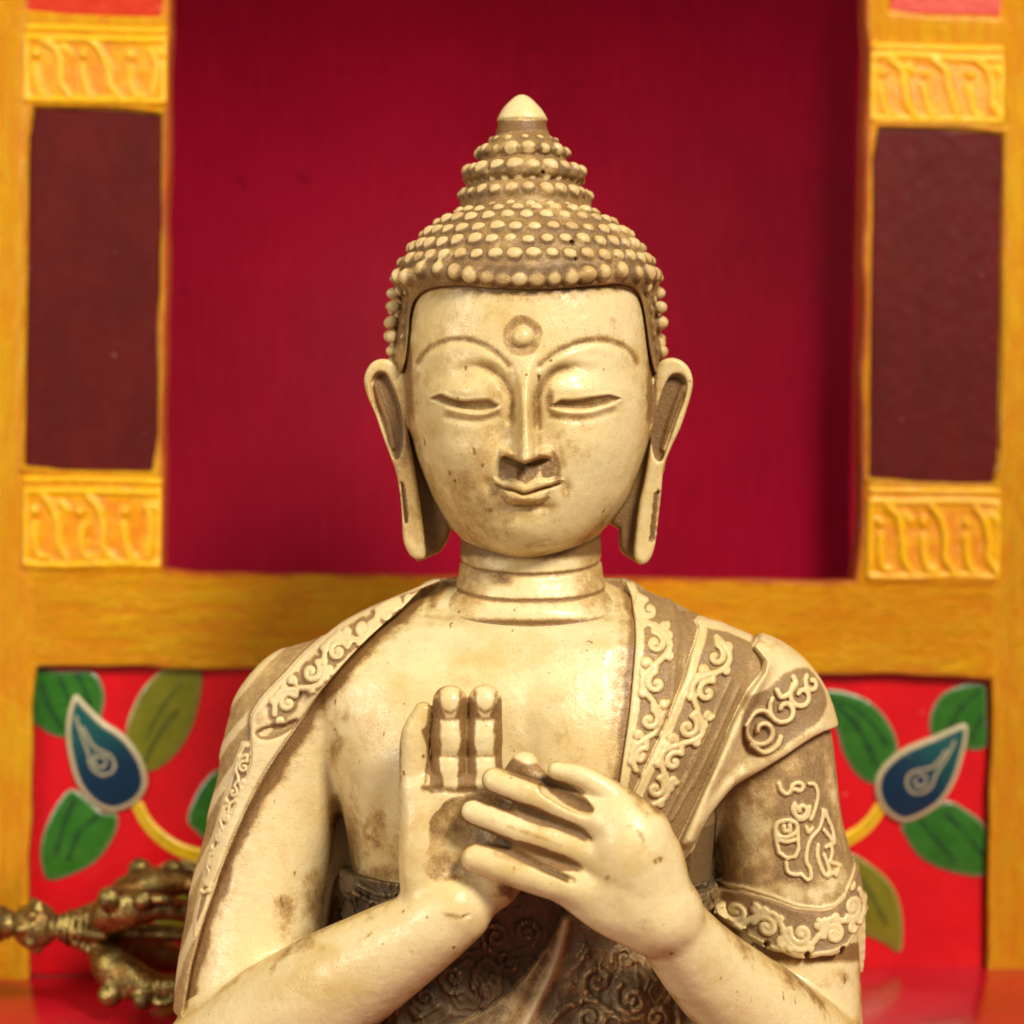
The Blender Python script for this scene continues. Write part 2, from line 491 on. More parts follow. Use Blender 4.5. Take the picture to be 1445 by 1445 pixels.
def hair_f(X, Y, V):
    cx, a, bf, bb = (hair_t(V, k) for k in (1, 2, 3, 4))
    y = Y-20
    b = np.where(y < 0, bf, bb)
    n = 2.15
    r = (np.abs((X-cx)/a)**n + np.abs(y/b)**n)**(1/n)
    f = (r-1)*np.minimum(a, b)*.85
    hc, ha, hf, hb = (head_t(V, k) for k in (1, 2, 3, 4))
    hr = (np.abs((X-hc)/ha)**2.2 + np.abs(y/np.where(y < 0, hf, hb))**2.2)**(1/2.2)
    hd = (hr-1)*np.minimum(ha, hb)*.8 - 5.5
    w = ss(398, 425, V)*ss(60, 10, Y)
    f = f + w*np.maximum(hd-f, 0)
    f = np.where((V < 291) | (V > 760), 50, f)
    cx, a, bf, bb = (ush_t(V, k) for k in (1, 2, 3, 4))
    y = Y-12
    r = np.sqrt(((X-cx)/a)**2+(y/np.where(y < 0, bf, bb))**2)
    g = (r-1)*a*.8
    g = np.where((V < 183) | (V > 304), 50, g)
    f = smin(f, g, 7)
    return f.astype(F32)

Ag = Grid((535, 955), (-180, 222), (176, 700), 1.7)
Ag.put(hair_f)
beads = []      # x, depth, v, r, kind
def ring(v, n, r, tbl, y0, ex, ph=0, dip=7, kind=0):
    for i in range(n):
        th = 2*math.pi*(i+ph)/n
        vv = v + dip*math.cos(th) - dip*.6 + rng.uniform(-1.2, 1.2)
        cx, a, bf, bb = (float(tbl(vv, k)) for k in (1, 2, 3, 4))
        b = bf if math.cos(th) > 0 else bb
        m = (abs(math.sin(th))**ex+abs(math.cos(th))**ex)**(1/ex)
        x = cx + a*math.sin(th)/m; y = y0 - b*math.cos(th)/m
        k = D/(D+y)
        px, pv = C+(x-C)*k, C+(vv-C)*k
        if kind == 0 and y < 0 and float(poly(np.array([px]), np.array([pv]), window)[0]) < 20: continue
        beads.append((x+rng.uniform(-1, 1), y, vv, r*rng.uniform(.86, 1.1), 0, rng.uniform(.82, 1.1)))
for v, n, r, ph in ((374,46,8.6,.3),(354,43,8.4,.1),(335,38,8.0,.4),(318,32,7.4,0),(305,27,6.6,.5),(297,22,5.4,.2)):
    ring(v, n, r, hair_t, 20, 2.15, ph)
for j, v in enumerate(range(394, 650, 21)):
    ring(v, 48, 9.2, hair_t, 20, 2.15, .5*(j % 2), dip=5)
for v, n, r, ph in ((276,25,8.0,.2),(258,26,4.2,.6),(243,21,9.4,.5),(215,17,8.4,.3),(199,14,5.4,.1)):
    ring(v, n, r, ush_t, 12, 2, ph, dip=2.5, kind=1)
# the larger row that edges the forehead
def on_hair(px, pv):
    """point of the hair surface seen at a photo position, front side"""
    ys = np.linspace(-185, 20, 120)
    k = (D+ys)/D
    x = C+(px-C)*k; v = C+(pv-C)*k
    f = np.array([float(hair_f(np.array([a]), np.array([b]), np.array([c]))[0]) for a, b, c in zip(x, ys, v)])
    i = np.argmax(f < 1)
    return (x[i], ys[i], v[i]) if (f < 1).any() else (x[-1], ys[-1], v[-1])
edge = spline([(551,512),(556,482),(560,440),(564,408),(576,389),(598,379),(630,381),(672,388),(720,392),(770,391),(820,387),(864,383),(893,383),(911,398),(923,430),(930,468),(938,503)], 12)
dl = np.r_[0, np.cumsum(np.hypot(*np.diff(edge, axis=0).T))]
sp = 0
while sp < dl[-1]:
    q = (np.interp(sp, dl, edge[:, 0]), np.interp(sp, dl, edge[:, 1]))
    top = q[1] < 396
    x, y, v = on_hair(*q)
    beads.append((x, y, v, (12.2 if top else 9.4)*rng.uniform(.9, 1.08), 1, rng.uniform(.95, 1.15)))
    sp += (23.5 if top else 21)*rng.uniform(.94, 1.05)
for px_, pts_ in ((0, [(567,492),(569,474),(570,455),(571,434),(573,414)]), (1, [(925,492),(922,474),(920,455),(919,434),(917,414)])):
    for q in pts_:
        x, y, v = on_hair(q[0]+rng.uniform(-1, 1), q[1]+rng.uniform(-3, 3))
        beads.append((x, y, v, 7.2*rng.uniform(.85, 1.1), 2, rng.uniform(.95, 1.3)))
# drop ordinary beads that would sit inside the larger row
kept = []
nb = len(beads)
for i, b in enumerate(beads):
    if b[4] == 0:
        if any(c[4] == 1 and (b[0]-c[0])**2+(b[1]-c[1])**2+(b[2]-c[2])**2 < (b[3]+c[3]-3)**2 for c in beads):
            continue
    kept.append(b)
beads = kept
for (x, y, v, r, e, f) in beads:
    if e == 0 and y < -45: Ag.ell((x, y+1, v+1.5), (r*1.5, r*.62, r*1.25), 3)
for (x, y, v, r, e, f) in beads:
    kk = 1-(1.8 if v < 392 or y < -60 else 4.)/np.hypot(x-743, y-16) if v < 650 else 1
    Ag.ell((743+(x-743)*kk, 16+(y-16)*kk, v), (r*1.06*rng.uniform(.9, 1.1), r*.9*rng.uniform(.8, 1.1), r*f*.96), 4.5)
for (x, y, v, rr, hh) in ((807,-118,342,4.8,0),(766,-62,243,4,0),(812,-100,366,2.6,0)):
    a, b_, c = on_hair(x, v)
    Ag.cone((a, b_-16, c), (a, b_+3, c), rr, rr*.6, 1.5, cut=True)
# open the face window
def carve(G, X, Y, V):
    px = C+(X-C)*.955; 
    w = poly(C+(X-C)/.955, C+(V-C)/.955, window)
    w2 = smax((w).astype(F32), (Y+30).astype(F32)*.7+0*X, 3)
    return smax(G, -w2, 2.5)
Ag.apply(carve)
Ag.apply(lambda G, X, Y, V: np.maximum(G, np.where((V > 528) & (Y < 22), 5, -50).astype(F32)))
ap_, aq = Ag.mesh()
# the tip
Fg = Grid((690, 786), (-40, 62), (126, 200), 1.5)
fin_t = table([(131,736.5,2,2,2),(134,736.5,9,9,9),(140,736.5,16.5,16,16),(150,736.5,26,25,25),(160,737,32.5,31,31),(168,737,36,34,34),(171,737,34.5,33,33),(176,737,34.5,33,33),(184,737,37,35,35),(190,737,37.5,36,36),(196,737,36,34,34)])
def fin_f(X, Y, V):
    cx, a, bf, bb = (fin_t(V, k) for k in (1, 2, 3, 4))
    r = np.sqrt(((X-cx)/a)**2+((Y-12)/bf)**2)
    return np.where((V < 131) | (V > 196), 20, (r-1)*a*.7).astype(F32)
Fg.put(fin_f)
fp, fq = Fg.mesh()
print('hair', len(ap_), len(beads), time.time()-T0)
# ================================================================ torso, arms, hands
def arms(G):
    G.chain([P(455,975,0), P(418,1015,0), P(392,1140,0), P(364,1290,-8), P(354,1400,-25), P(350,1500,-50)], [60, 82, 84, 91, 97, 99], 16, n=12)
    G.chain([P(1035,965,0), P(1078,1018,0), P(1101,1166,0), P(1116,1255,-5), P(1123,1330,-15), P(1126,1420,-30), P(1128,1510,-50)], [56, 78, 78, 85, 87, 88, 91], 16, n=12)

def forearms(G):
    G.chain([P(318,1510,-75), P(400,1440,-128), P(470,1393,-170), P(545,1347,-205), P(608,1308,-232), P(640,1282,-238)], [96, 84, 76, 64, 53, 50], 10, n=14)
    G.chain([P(1165,1530,-80), P(1080,1440,-150), P(1010,1380,-205), P(960,1325,-250), P(930,1284,-278)], [90, 73, 61, 51, 48], 10, n=14)

def q(pts, d):
    return [P(x, y, d)[0::2] for x, y in pts]

def hands(G):
    # raised hand, palm outwards
    pa = -226
    G.slab(q(spline([(572,1095),(565,1150),(563,1210),(567,1262),(585,1290),(630,1300),(690,1290),(735,1255),(742,1190),(735,1120),(705,1092),(640,1088)], 4, True), pa), pa-24, pa+24, 17, 14, dome=5)
    G.ell(P(598,1205,pa-22), (26, 16, 62), 16)          # outer edge of the palm
    G.ell(P(690,1225,pa-22), (34, 18, 50), 16)          # ball of the thumb
    G.ell(P(650,1170,pa-40), (36, 16, 44), 14, cut=True)
    G.chain([P(589,1125,pa), P(585,1075,pa-2), P(586,1035,pa-4), P(597,1003,pa-4)], [22, 20, 18, 12], 5, n=3)
    # ring and middle finger, three joints each, flattened on the palm side
    for x0, x1, top, w in ((633, 635, 967, 24.2), (682.5, 684.5, 966, 23.5)):
        G.chain([P(x0, 1118, pa), P(x0+1, 1085, pa-4), P(x0+1, 1066, pa-1), P(x0+1, 1040, pa-5), P(x1, 1014, pa-1), P(x1, top+w, pa-5)],
                [w, w*1.02, w*.97, w*1.02, w*.95, w*.94], 4, n=3)
    # index bent forward to meet the thumb
    G.chain([P(722,1130,pa-4), P(731,1100,pa-16), P(740,1080,pa-24)], [23, 22, 19], 6)
    G.chain([P(700,1240,pa-16), P(722,1180,pa-30), P(742,1130,pa-34)], [27, 21, 16], 10)
    # second hand, back outwards
    pb = -292
    G.slab(q(spline([(735,1125),(790,1125),(860,1150),(880,1220),(850,1270),(760,1240),(728,1215),(722,1160)], 4, True), pb), pb-5, pb+26, 8, 3)
    G.chain([P(932,1288,-280), P(905,1215,pb-2), P(872,1160,pb-2)], [48, 45, 36], 8, n=8)
    G.chain([P(932,1288,-280), P(895,1240,pb), P(858,1215,pb)], [48, 43, 35], 14, n=8)
    G.chain([P(932,1288,-280), P(885,1275,pb+2), P(828,1250,pb+4)], [48, 38, 26], 14, n=8)
    G.ell(P(890,1196,pb-12), (46, 38, 55), 22)
    G.ell(P(934,1222,pb+4), (27, 28, 44), 18)
    G.chain([P(800,1258,pb+8), P(858,1285,pb+8), P(910,1302,pb+14)], [18, 30, 34], 20, n=8)
    # index, arched up over a hollow
    G.chain([P(905,1172,pb), P(862,1122,pb-3), P(822,1096,pb-3), P(786,1087,pb+2)], [36, 19, 14, 12], 10, n=4)
    G.chain([P(895,1180,pb), P(850,1156,pb-4), P(800,1139,pb), P(757,1123,pb), P(698,1101,pb+5)], [40, 27, 21, 19.5, 16.5], 8, n=4)
    G.chain([P(890,1225,pb), P(845,1205,pb-4), P(790,1188,pb), P(730,1169,pb+4), P(667,1145,pb+14)], [40, 27, 20, 19, 16.5], 8, n=4)
    G.chain([P(880,1255,pb), P(835,1252,pb-1), P(785,1243,pb+2), P(725,1226,pb+6), P(671,1210,pb+14)], [40, 29, 25, 23, 19], 8, n=4)
    # thumb of that hand behind, tip beside the bent index
    G.chain([P(900,1170,pb+26), P(840,1140,pb+34), P(778,1112,pb+36), P(748,1094,pb+36)], [28, 22, 18, 15], 6)
    # cuts between the fingers
    for a, b, r in (((700,1126),(833,1184),5.5), ((680,1184),(808,1243),5.5), ((774,1113),(826,1140),13)):
        G.chain([P(*a, pb-8), P((a[0]+b[0])/2, (a[1]+b[1])/2, pb-12), P(*b, pb-27)], [r, r, r*.9], 4, cut=True)
        G.chain([P(*a, pb+0), P((a[0]+b[0])/2, (a[1]+b[1])/2, pb-8), P(*b, pb-20)], [r*.7, r*.7, r*.6], 4, cut=True)
    # creases of the raised fingers and palm
    for v in (1013, 1066):
        G.cone(P(612, v, pa-27), P(706, v+1, pa-27), 3, 3, 3, cut=True)
    G.cone(P(570, 1076, pa-24), P(604, 1078, pa-24), 1.6, 1.6, 3, cut=True)
    G.chain([P(616, 1113, pa-27), P(645, 1117, pa-27), P(700, 1114, pa-27)], [2, 2.4, 2.4], 7, cut=True, n=3)
    s = spline([P(622,1276,-268), P(632,1287,-276), P(650,1293,-282), P(668,1292,-284)], 3)
    G.chain(s, [2.2]*len(s), 2, cut=True)

Tg = Grid((232, 1250), (-372, 140), (800, 1540), 2.3)
Tg.put(tor_f)
Torso = Tg.G.copy()
arms(Tg)
Base = Tg.G.copy()            # trunk and upper arms, the form the cloth is laid on
forearms(Tg); hands(Tg)
Tg.apply(lambda G, X, Y, V: np.maximum(G, np.where(Y > 136, 3, -50).astype(F32)))
tp, tq = Tg.mesh()
print('body', len(tp), time.time()-T0)
# ================================================================ cloth
KF = 0.965
FX = lambda X: C+(X-C)/KF          # front cloth -> photo position
drapeL = [(640,812),(619,821),(590,835),(562,864),(534,887),(505,915),(477,946),(449,980),(434,1003),(420,1026),(403,1051),(383,1080),(366,1110),(343,1152),(310,1230),(285,1300),(266,1370),(255,1440),(150,1440),(150,780),(640,780)]
bandL = [(634,812),(617,823),(590,835),(562,864),(534,887),(505,915),(477,946),(449,980),(432,1004),(414,1028),(395,1055),(374,1086),(352,1125),(322,1190),(300,1245),(292,1235),(306,1190),(335,1125),(352,1080),(352,1048),(351,1020),(357,1003),(374,980),(402,951),(426,924),(471,885),(514,862),(576,836)]
edge1 = [(884,815),(896,845),(898,880),(897,905),(892,950),(886,1000),(877,1055),(868,1112),(862,1200),(855,1300),(860,1470),(1300,1470),(1300,790),(884,790)]
edge2 = [(993,875),(990,888),(981,909),(974,926),(966,952),(952,980),(941,1006),(927,1036),(910,1069),(896,1098),(878,1140),(862,1180),(900,1260),(975,1200),(1010,1120),(1060,1040),(1100,960),(1075,900)]
cape = [(1070,915),(1085,934),(1080,950),(1057,976),(1042,1000),(1030,1022),(1018,1050),(1002,1086),(980,1132),(956,1180),(945,1215),(958,1207),(974,1186),(1000,1146),(1029,1117),(1062,1096),(1097,1074),(1132,1052),(1150,1042),(1167,1036),(1230,1030),(1230,900),(1100,890)]
hemU = [(990,1274),(1021,1269),(1053,1265),(1089,1272),(1125,1284),(1160,1288),(1180,1285),(1196,1274),(1207,1256),(1230,1225)]
hemD = [(990,1290),(1032,1311),(1060,1328),(1090,1340),(1120,1347),(1150,1348),(1175,1345),(1197,1338),(1212,1322),(1235,1300)]
sash = [(800,1262),(793,1285),(782,1305),(765,1335),(742,1366),(712,1395),(688,1413),(650,1432),(600,1450),(600,1560),(1250,1560),(1250,1262)]
lowtop = [(400,1236),(500,1240),(560,1243),(640,1245),(760,1250),(870,1250),(1100,1250),(1100,1600),(400,1600)]
rol = spline([(1083,940),(1057,984),(1034,1030),(1008,1086),(984,1136),(962,1180)], 5)
lowroll = spline([(1160,1030),(1130,1044),(1095,1066),(1060,1088),(1028,1108),(998,1138),(972,1176)], 5)

orn = []        # raised scroll work
wL = lambda t: np.interp(t, [0, .25, .6, 1], [7, 15, 21, 17])
orn_left = scroll_band([(598,838),(560,857),(520,882),(478,915),(440,950),(405,990),(372,1022)], lambda t: float(wL(t)), 50, 3, 1)
orn_out = scroll_band([(346,1068),(334,1100),(318,1145),(303,1190),(291,1235),(281,1278)], lambda t: float(np.interp(t, [0, 1], [12, 7])), 34, 5, -1, turns=1.1)
orn_out2 = scroll_band([(372,968),(345,1000),(330,1035),(322,1075),(314,1120)], lambda t: 8.0, 40, 8, 1, turns=.9)
wA = lambda t: float(np.interp(t, [0, .3, .6, 1], [17, 21, 20, 11]))
orn_a = scroll_band([(905,842),(925,880),(925,925),(921,970),(914,1015),(900,1060),(886,1098)], wA, 50, 11, -1)
wB = lambda t: float(np.interp(t, [0, .3, .8, 1], [20, 23, 19, 16]))
orn_b = scroll_band([(1014,900),(1010,935),(988,985),(965,1030),(940,1075),(916,1115),(896,1152)], wB, 52, 12, 1)
orn_h = scroll_band([(1018,1291),(1060,1300),(1102,1313),(1145,1319),(1180,1314),(1206,1292),(1222,1262)], lambda t: 21.0, 47, 21, -1, turns=1.5)
orn_cape = [spiral((1076,1032), 26, -2.4, 1.1, -1, 7), spiral((1108,1003), 24, -2.4, 1.05, -1, 6), spiral((1135,984), 20, -2.2, 1.05, -1, 6), spiral((1153,968), 13, -2.2, .9, -1, 4),
            spline([(1052,1022),(1064,1006),(1078,1003),(1090,1012)], 4), spline([(1098,975),(1104,985),(1115,980),(1127,968),(1124,958)], 4), spline([(1060,1050),(1078,1062),(1096,1052),(1102,1040)], 4)]
emb = [spline([(1101,1108),(1105,1118),(1113,1123),(1119,1117),(1121,1110),(1130,1107),(1137,1112),(1132,1119),(1124,1116)], 4),
       spline([(1146,1109),(1154,1111),(1159,1123),(1157,1138),(1152,1152),(1148,1160)], 4), spiral((1134,1146), 14, 3.9, 1.2, -1, 3),
       spline([(1125,1138),(1124,1150),(1132,1160),(1143,1155),(1146,1142)], 4),
       spline([(1096,1172),(1100,1164),(1112,1160),(1124,1163),(1128,1172),(1122,1180),(1110,1184),(1099,1181),(1096,1172)], 4),
       [(1096,1174),(1097,1188),(1101,1206),(1112,1213),(1124,1211),(1129,1200),(1128,1174)], [(1099,1188),(1112,1191),(1128,1187)], [(1108,1168),(1109,1176),(1117,1175),(1117,1167)],
       spline([(1111,1219),(1113,1232),(1124,1236),(1132,1235),(1140,1243),(1146,1240),(1145,1228),(1140,1218),(1142,1200),(1148,1186),(1160,1174),(1166,1160),(1167,1148)], 4),
       spline([(1141,1170),(1144,1178),(1150,1172)], 3), spline([(1158,1196),(1157,1212),(1162,1228),(1167,1238),(1174,1234),(1171,1222),(1167,1210)], 4),
       spline([(1171,1240),(1180,1236),(1184,1240),(1188,1232)], 3), spline([(1168,1176),(1176,1186),(1184,1196),(1182,1178),(1174,1160),(1171,1150)], 4),
       spline([(1170,1200),(1177,1198),(1180,1208),(1176,1220),(1184,1224),(1192,1228)], 4)]
low_rel = [spiral((700,1312), 22, 2, 1.6, 1), spiral((742,1306), 20, 1, 1.5, -1), spiral((668,1300), 14, 0, 1.3, 1), spiral((720,1350), 16, 4, 1.2, -1), spiral((640,1372), 22, 1, 1.4, 1), spiral((600,1400), 18, 3, 1.4, -1),
           spiral((690,1385), 18, 5, 1.5, 1), spiral((842,1375), 24, 2, 1.5, 1), spiral((890,1400), 26, 4, 1.5, -1), spiral((830,1425), 20, 0, 1.4, 1), spiral((880,1345), 18, 3, 1.3, 1), spiral((925,1430), 18, 1, 1.3, -1), spiral((820,1330), 12, 1, 1.2, 1),
           spline([(668,1385),(672,1360),(690,1345),(705,1365),(700,1385),(682,1410)], 4), spline([(775,1430),(800,1410),(830,1400),(850,1410),(880,1428),(905,1424)], 4), spline([(880,1320),(892,1335),(888,1345),(905,1350),(925,1375)], 4),
           spline([(560,1420),(575,1405),(590,1425),(620,1410)], 4), spline([(505,1250),(540,1262),(580,1250)], 4), spline([(500,1262),(530,1275),(560,1262)], 4)]

fine = [spline([(a, b), ((a+c)/2+e, (b+d)/2), (c, d)], 5) for a, b, c, d, e in ((1016,985,932,1150,3),(1030,958,948,1120,-2),(1040,975,944,1150,3),(1044,968,975,1105,-1))]

def hmap(x, v, strokes, w, h):
    d = strokes_dist(x, v, strokes)
    return h*np.sqrt(np.clip(1-(d/w)**2, 0, 1))

def layers(x, v):
    """thickness of every cloth layer, photo coordinates (x, v) 2-D arrays; returns list of (mask distance, height)"""
    out = []
    dL = poly(x, v, drapeL)
    flute = 1.7*np.cos(dL*.17+.03*v)*ss(-8, -50, dL)
    out.append((dL, 8 + flute))
    dB = poly(x, v, spline(bandL, 3, True))
    leafd = poly(x, v, spline([(357,1036),(372,1026),(400,1020),(420,1015),(412,1030),(385,1044),(366,1045)], 4, True))
    out.append((dB, 15 + hmap(x, v, orn_left, 4.8, 3.8) - 9*ss(3, -9, leafd)))
    out.append((poly(x, v, [(352,1050),(362,1062),(345,1120),(318,1190),(288,1290),(270,1330),(268,1300),(285,1220),(308,1140),(325,1085),(338,1052)]), 11 + hmap(x, v, orn_out, 2.8, 4)))
    d1 = poly(x, v, edge1)
    out.append((d1, 7 + hmap(x, v, orn_a, 4.6, 4) + 3*np.cos(np.clip(-d1-55, -15, 60)*.2)*ss(-40, -60, d1)))
    d2 = poly(x, v, spline(edge2, 2, True))
    out.append((d2, 14 + hmap(x, v, orn_b, 4.8, 4.2) + hmap(x, v, fine, 3, 1.5)))
    d3 = poly(x, v, cape)
    out.append((d3, 21 + hmap(x, v, orn_cape, 4.4, 6) + 9*np.exp(-(segs(x, v, rol)/11)**2) + 6*np.exp(-(segs(x, v, lowroll)/10)**2)))
    return out

Rg = Grid((225, 1255), (-225, 150), (790, 1540), 2.0)
# resample the bare form on the cloth grid
def resample(src, dst):
    ii = []
    for k in range(3):
        f = np.clip((dst.ax[k]-src.ax[k][0])/src.h, 0, len(src.ax[k])-1.001)
        ii.append((f.astype(int), (f-f.astype(int)).astype(F32)))
    B = Base
    for k in range(3):
        i, f = ii[k]
        shp = [1, 1, 1]; shp[k] = -1
        f = f.reshape(shp)
        B = np.take(B, i, k)*(1-f)+np.take(B, i+1, k)*f
    return B
RB = resample(Tg, Rg)
X2 = FX(Rg.ax[0].astype(float))[:, None]; V2 = FX(Rg.ax[2].astype(float))[None, :]
front = ss(10, -8, Rg.ax[1]).astype(F32)[None, :, None]
yy = Rg.ax[1][None, :, None]; xx = Rg.ax[0][:, None, None]; vv = Rg.ax[2][None, None, :]
cloth = np.full(RB.shape, 60, F32)
for m, t in layers(X2, V2):
    cl = RB - t.astype(F32)[:, None, :]
    mm = m.astype(F32)[:, None, :]
    cl = smax(cl, mm, 3.0)
    cl = np.maximum(np.maximum(cl, yy-30), 817-vv)
    cloth = np.minimum(cloth, cl)
    del cl
# the shell of the back, and the fall behind the left arm
back = np.maximum(RB - 8, -yy-4+0*xx)
back = np.maximum(back, vv-1545)
back = np.maximum(back, 816-vv)
cloth = np.minimum(cloth, back); del back
gap_ = np.maximum(np.maximum(np.abs(yy-34)-9, np.abs(xx-742)-330), 1090-vv)
cloth = smin(cloth, gap_.astype(F32)+0*cloth, 6)
# keep the bare right forearm and the left arm free of cloth below the hems
armzone = (poly(X2, V2, [(1014,1090),(1016,1200),(1012,1300),(1040,1500),(1300,1500),(1300,1000),(1060,1000)])).astype(F32)[:, None, :]
capez = (poly(X2, V2, cape)).astype(F32)[:, None, :]
cloth = np.maximum(cloth, -np.maximum(np.maximum(armzone, -capez), yy-14))
# sleeve
hu = np.interp(X2[:, 0], *np.array(hemU).T)[:, None]; hd = np.interp(X2[:, 0], *np.array(hemD).T)[:, None]
scal = 3*np.abs(np.sin((X2-1000)*math.pi/52))
inband = ss(-2, 2, V2-hu)
t = 9 + 6*inband + hmap(X2, V2, orn_h, 4.8, 4.4)*inband + 3*np.exp(-((V2-hu+6)/3)**2) + 3*np.exp(-((V2-hd+5)/4)**2) + hmap(X2, V2, emb, 3.5, 4.6) + 1.5*np.sin(X2*.09+V2*.02)*ss(1060, 1030, X2)
sl = RB - t.astype(F32)[:, None, :]
hem = (V2-hd-scal).astype(F32)[:, None, :]
backhem = vv - 1375
hemm = hem*front + backhem*(1-front)
sl = smax(sl, hemm, 3)
sl = np.maximum(sl, np.maximum(armzone, -60)+0*yy)
sl = np.maximum(sl, (1035-V2).astype(F32)[:, None, :])
Lg = Grid((225, 1255), (-225, 150), (790, 1540), 2.0); Lg.G = sl.astype(F32)
Rg.G = cloth
# notches on the hem
for nx, nv in ((1081,1331),(1136,1343),(1188,1338),(1052,1318)):
    p = P(nx, nv, -95)
    Lg.cone((p[0], -140, p[2]), (p[0], -60, p[2]), 4.5, 4.5, 2, cut=True)
rp, rq = Rg.mesh(); sp_, sq_ = Lg.mesh()
# inner garment about the waist and lap
Ug = Grid((440, 1060), (-230, 60), (1215, 1545), 2.0)
ub = Base
UB = None
def resample2(dst):
    B = Torso
    for k in range(3):
        f = np.clip((dst.ax[k]-Tg.ax[k][0])/Tg.h, 0, len(Tg.ax[k])-1.001)
        i = f.astype(int); fr = (f-i).astype(F32); shp = [1, 1, 1]; shp[k] = -1
        fr = fr.reshape(shp)
        B = np.take(B, i, k)*(1-fr)+np.take(B, i+1, k)*fr
    return B
UB = resample2(Ug)
X3 = FX(Ug.ax[0].astype(float))[:, None]; V3 = FX(Ug.ax[2].astype(float))[None, :]
dlow = poly(X3, V3, lowtop); dsash = poly(X3, V3, spline(sash[:9], 4).tolist()+sash[9:])
gr = np.stack(np.broadcast_arrays(X3, 0*X3+0*V3, V3), -1).reshape(-1, 3)
swirl = (fbm(gr*[1, 1, .6], 44, 5, 3).reshape(X3.shape[0], -1))
rid = 1-np.abs(np.sin(swirl*7))
tl = 5 + hmap(X3, V3, low_rel, 5, 4) + 2.4*rid + 8*np.abs(fbm(gr*[1, 1, 1], 70, 31, 3).reshape(X3.shape[0], -1))
fold = spline([(796,1290),(790,1318),(782,1345),(772,1371),(760,1395),(746,1422),(728,1455)], 5)
ts = 13 + 4*np.cos((X3*.8+V3*.55)*.055)*ss(20, 50, X3-np.interp(V3, fold[:, 1], fold[:, 0])) + 9*np.exp(-(segs(X3, V3, fold)/7.5)**2) + 5*np.exp(-(segs(X3, V3, fold-[38, -22])/10)**2) + (hmap(X3, V3, low_rel, 5, 4) + 2.6*rid)*ss(18, 34, X3-np.interp(V3, fold[:, 1], fold[:, 0]))
g1 = smax(UB-tl.astype(F32)[:, None, :], dlow.astype(F32)[:, None, :], 3)
g2 = smax(UB-ts.astype(F32)[:, None, :], dsash.astype(F32)[:, None, :], 4)
Ug.G = np.maximum(np.minimum(g1, g2), Ug.ax[1][None, :, None]-40).astype(F32)
up, uq = Ug.mesh()
print('cloth', len(rp), len(sp_), len(up), time.time()-T0)
# ================================================================ the wash on every part, with some form and contact shade painted in: (brown, dark, ochre)
def proj(p):
    k = D/(D+p[:, 1])
    return C+(p[:, 0]-C)*k, C+(p[:, 2]-C)*k
def near(x, v, pts, w):
    return np.exp(-(strokes_dist(x, v, [pts])/w)**2)
def blot(x, v, L):
    """list of (cx, cy, rx, ry, rot, strength)"""
    r = np.zeros(x.shape)
    for b in L:
        m = (np.abs(x-b[0]) < 2.6*max(b[2], b[3])) & (np.abs(v-b[1]) < 2.6*max(b[2], b[3]))
        r[m] = np.maximum(r[m], b[5]*gauss(x[m], v[m], b[0], b[1], b[2], b[3], b[4]))
    return r
def edge_noise(p):
    return fbm(p, 34, 2, 5), fbm(p*[1, 1, .55], 11, 9, 3), fbm(p, 120, 4, 3)

# ---- head
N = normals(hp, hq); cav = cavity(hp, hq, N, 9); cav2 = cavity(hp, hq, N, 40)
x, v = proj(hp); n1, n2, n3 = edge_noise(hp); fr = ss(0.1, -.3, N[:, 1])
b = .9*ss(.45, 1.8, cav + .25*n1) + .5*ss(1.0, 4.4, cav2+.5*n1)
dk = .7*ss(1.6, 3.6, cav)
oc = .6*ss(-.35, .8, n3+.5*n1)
q3 = [hp[:, i].astype(F32) for i in range(3)]
nk = (v > 740) & (((neck_f(*q3) < 3.5) & (head_f(*q3) > 1.5) & (np.abs(x-748) < 108+np.clip(v-815, 0, 60))) | (v > 802))
face = (v < 800) & (hp[:, 1] < -35) & ~nk
F = np.zeros(len(x))
for br, sk, eo, ll in zip(brows, sock, eyeo, llid):
    lft = sk[0, 0] < 740
    F = np.maximum(F, .66*near(x, v, br-[0, 2], 6.4)); F = np.maximum(F, .35*near(x, v, br-[0, 7], 8)*(.7+.6*n1))
    F = np.maximum(F, (.62+.25*n1)*near(x, v, sk, 8.5)*(ss(640, 690, x) if lft else ss(845, 790, x)))
    F = np.maximum(F, (.72+.25*n1)*ss(2.4, -1.6, poly(x, v, eo)))
    F = np.maximum(F, (.4+.3*n1)*near(x, v, ll+[4 if lft else -4, 9], 5.5))
du = np.hypot(x-737, v-474)
F = np.maximum(F, .56*ss(13, 16, du)*ss(32, 26, du + 2.5*n1))
F = np.maximum(F, (.78+.2*n1)*ss(1.5, -1.5, poly(x, v, undernose)+1.5*n1))
F = np.maximum(F, .72*near(x, v, [(782,640),(788,660),(786,676)], 7))
F = np.maximum(F, .95*near(x, v, spline([(712,646),(724,651),(740,657),(748,654)], 4), 3.2))
F = np.maximum(F, .8*near(x, v, mline+[0, 1.5], 2.6)); F = np.maximum(F, .6*near(x, v, spline([(708,700),(718,711),(742,714),(764,711),(774,702)], 4), 4))
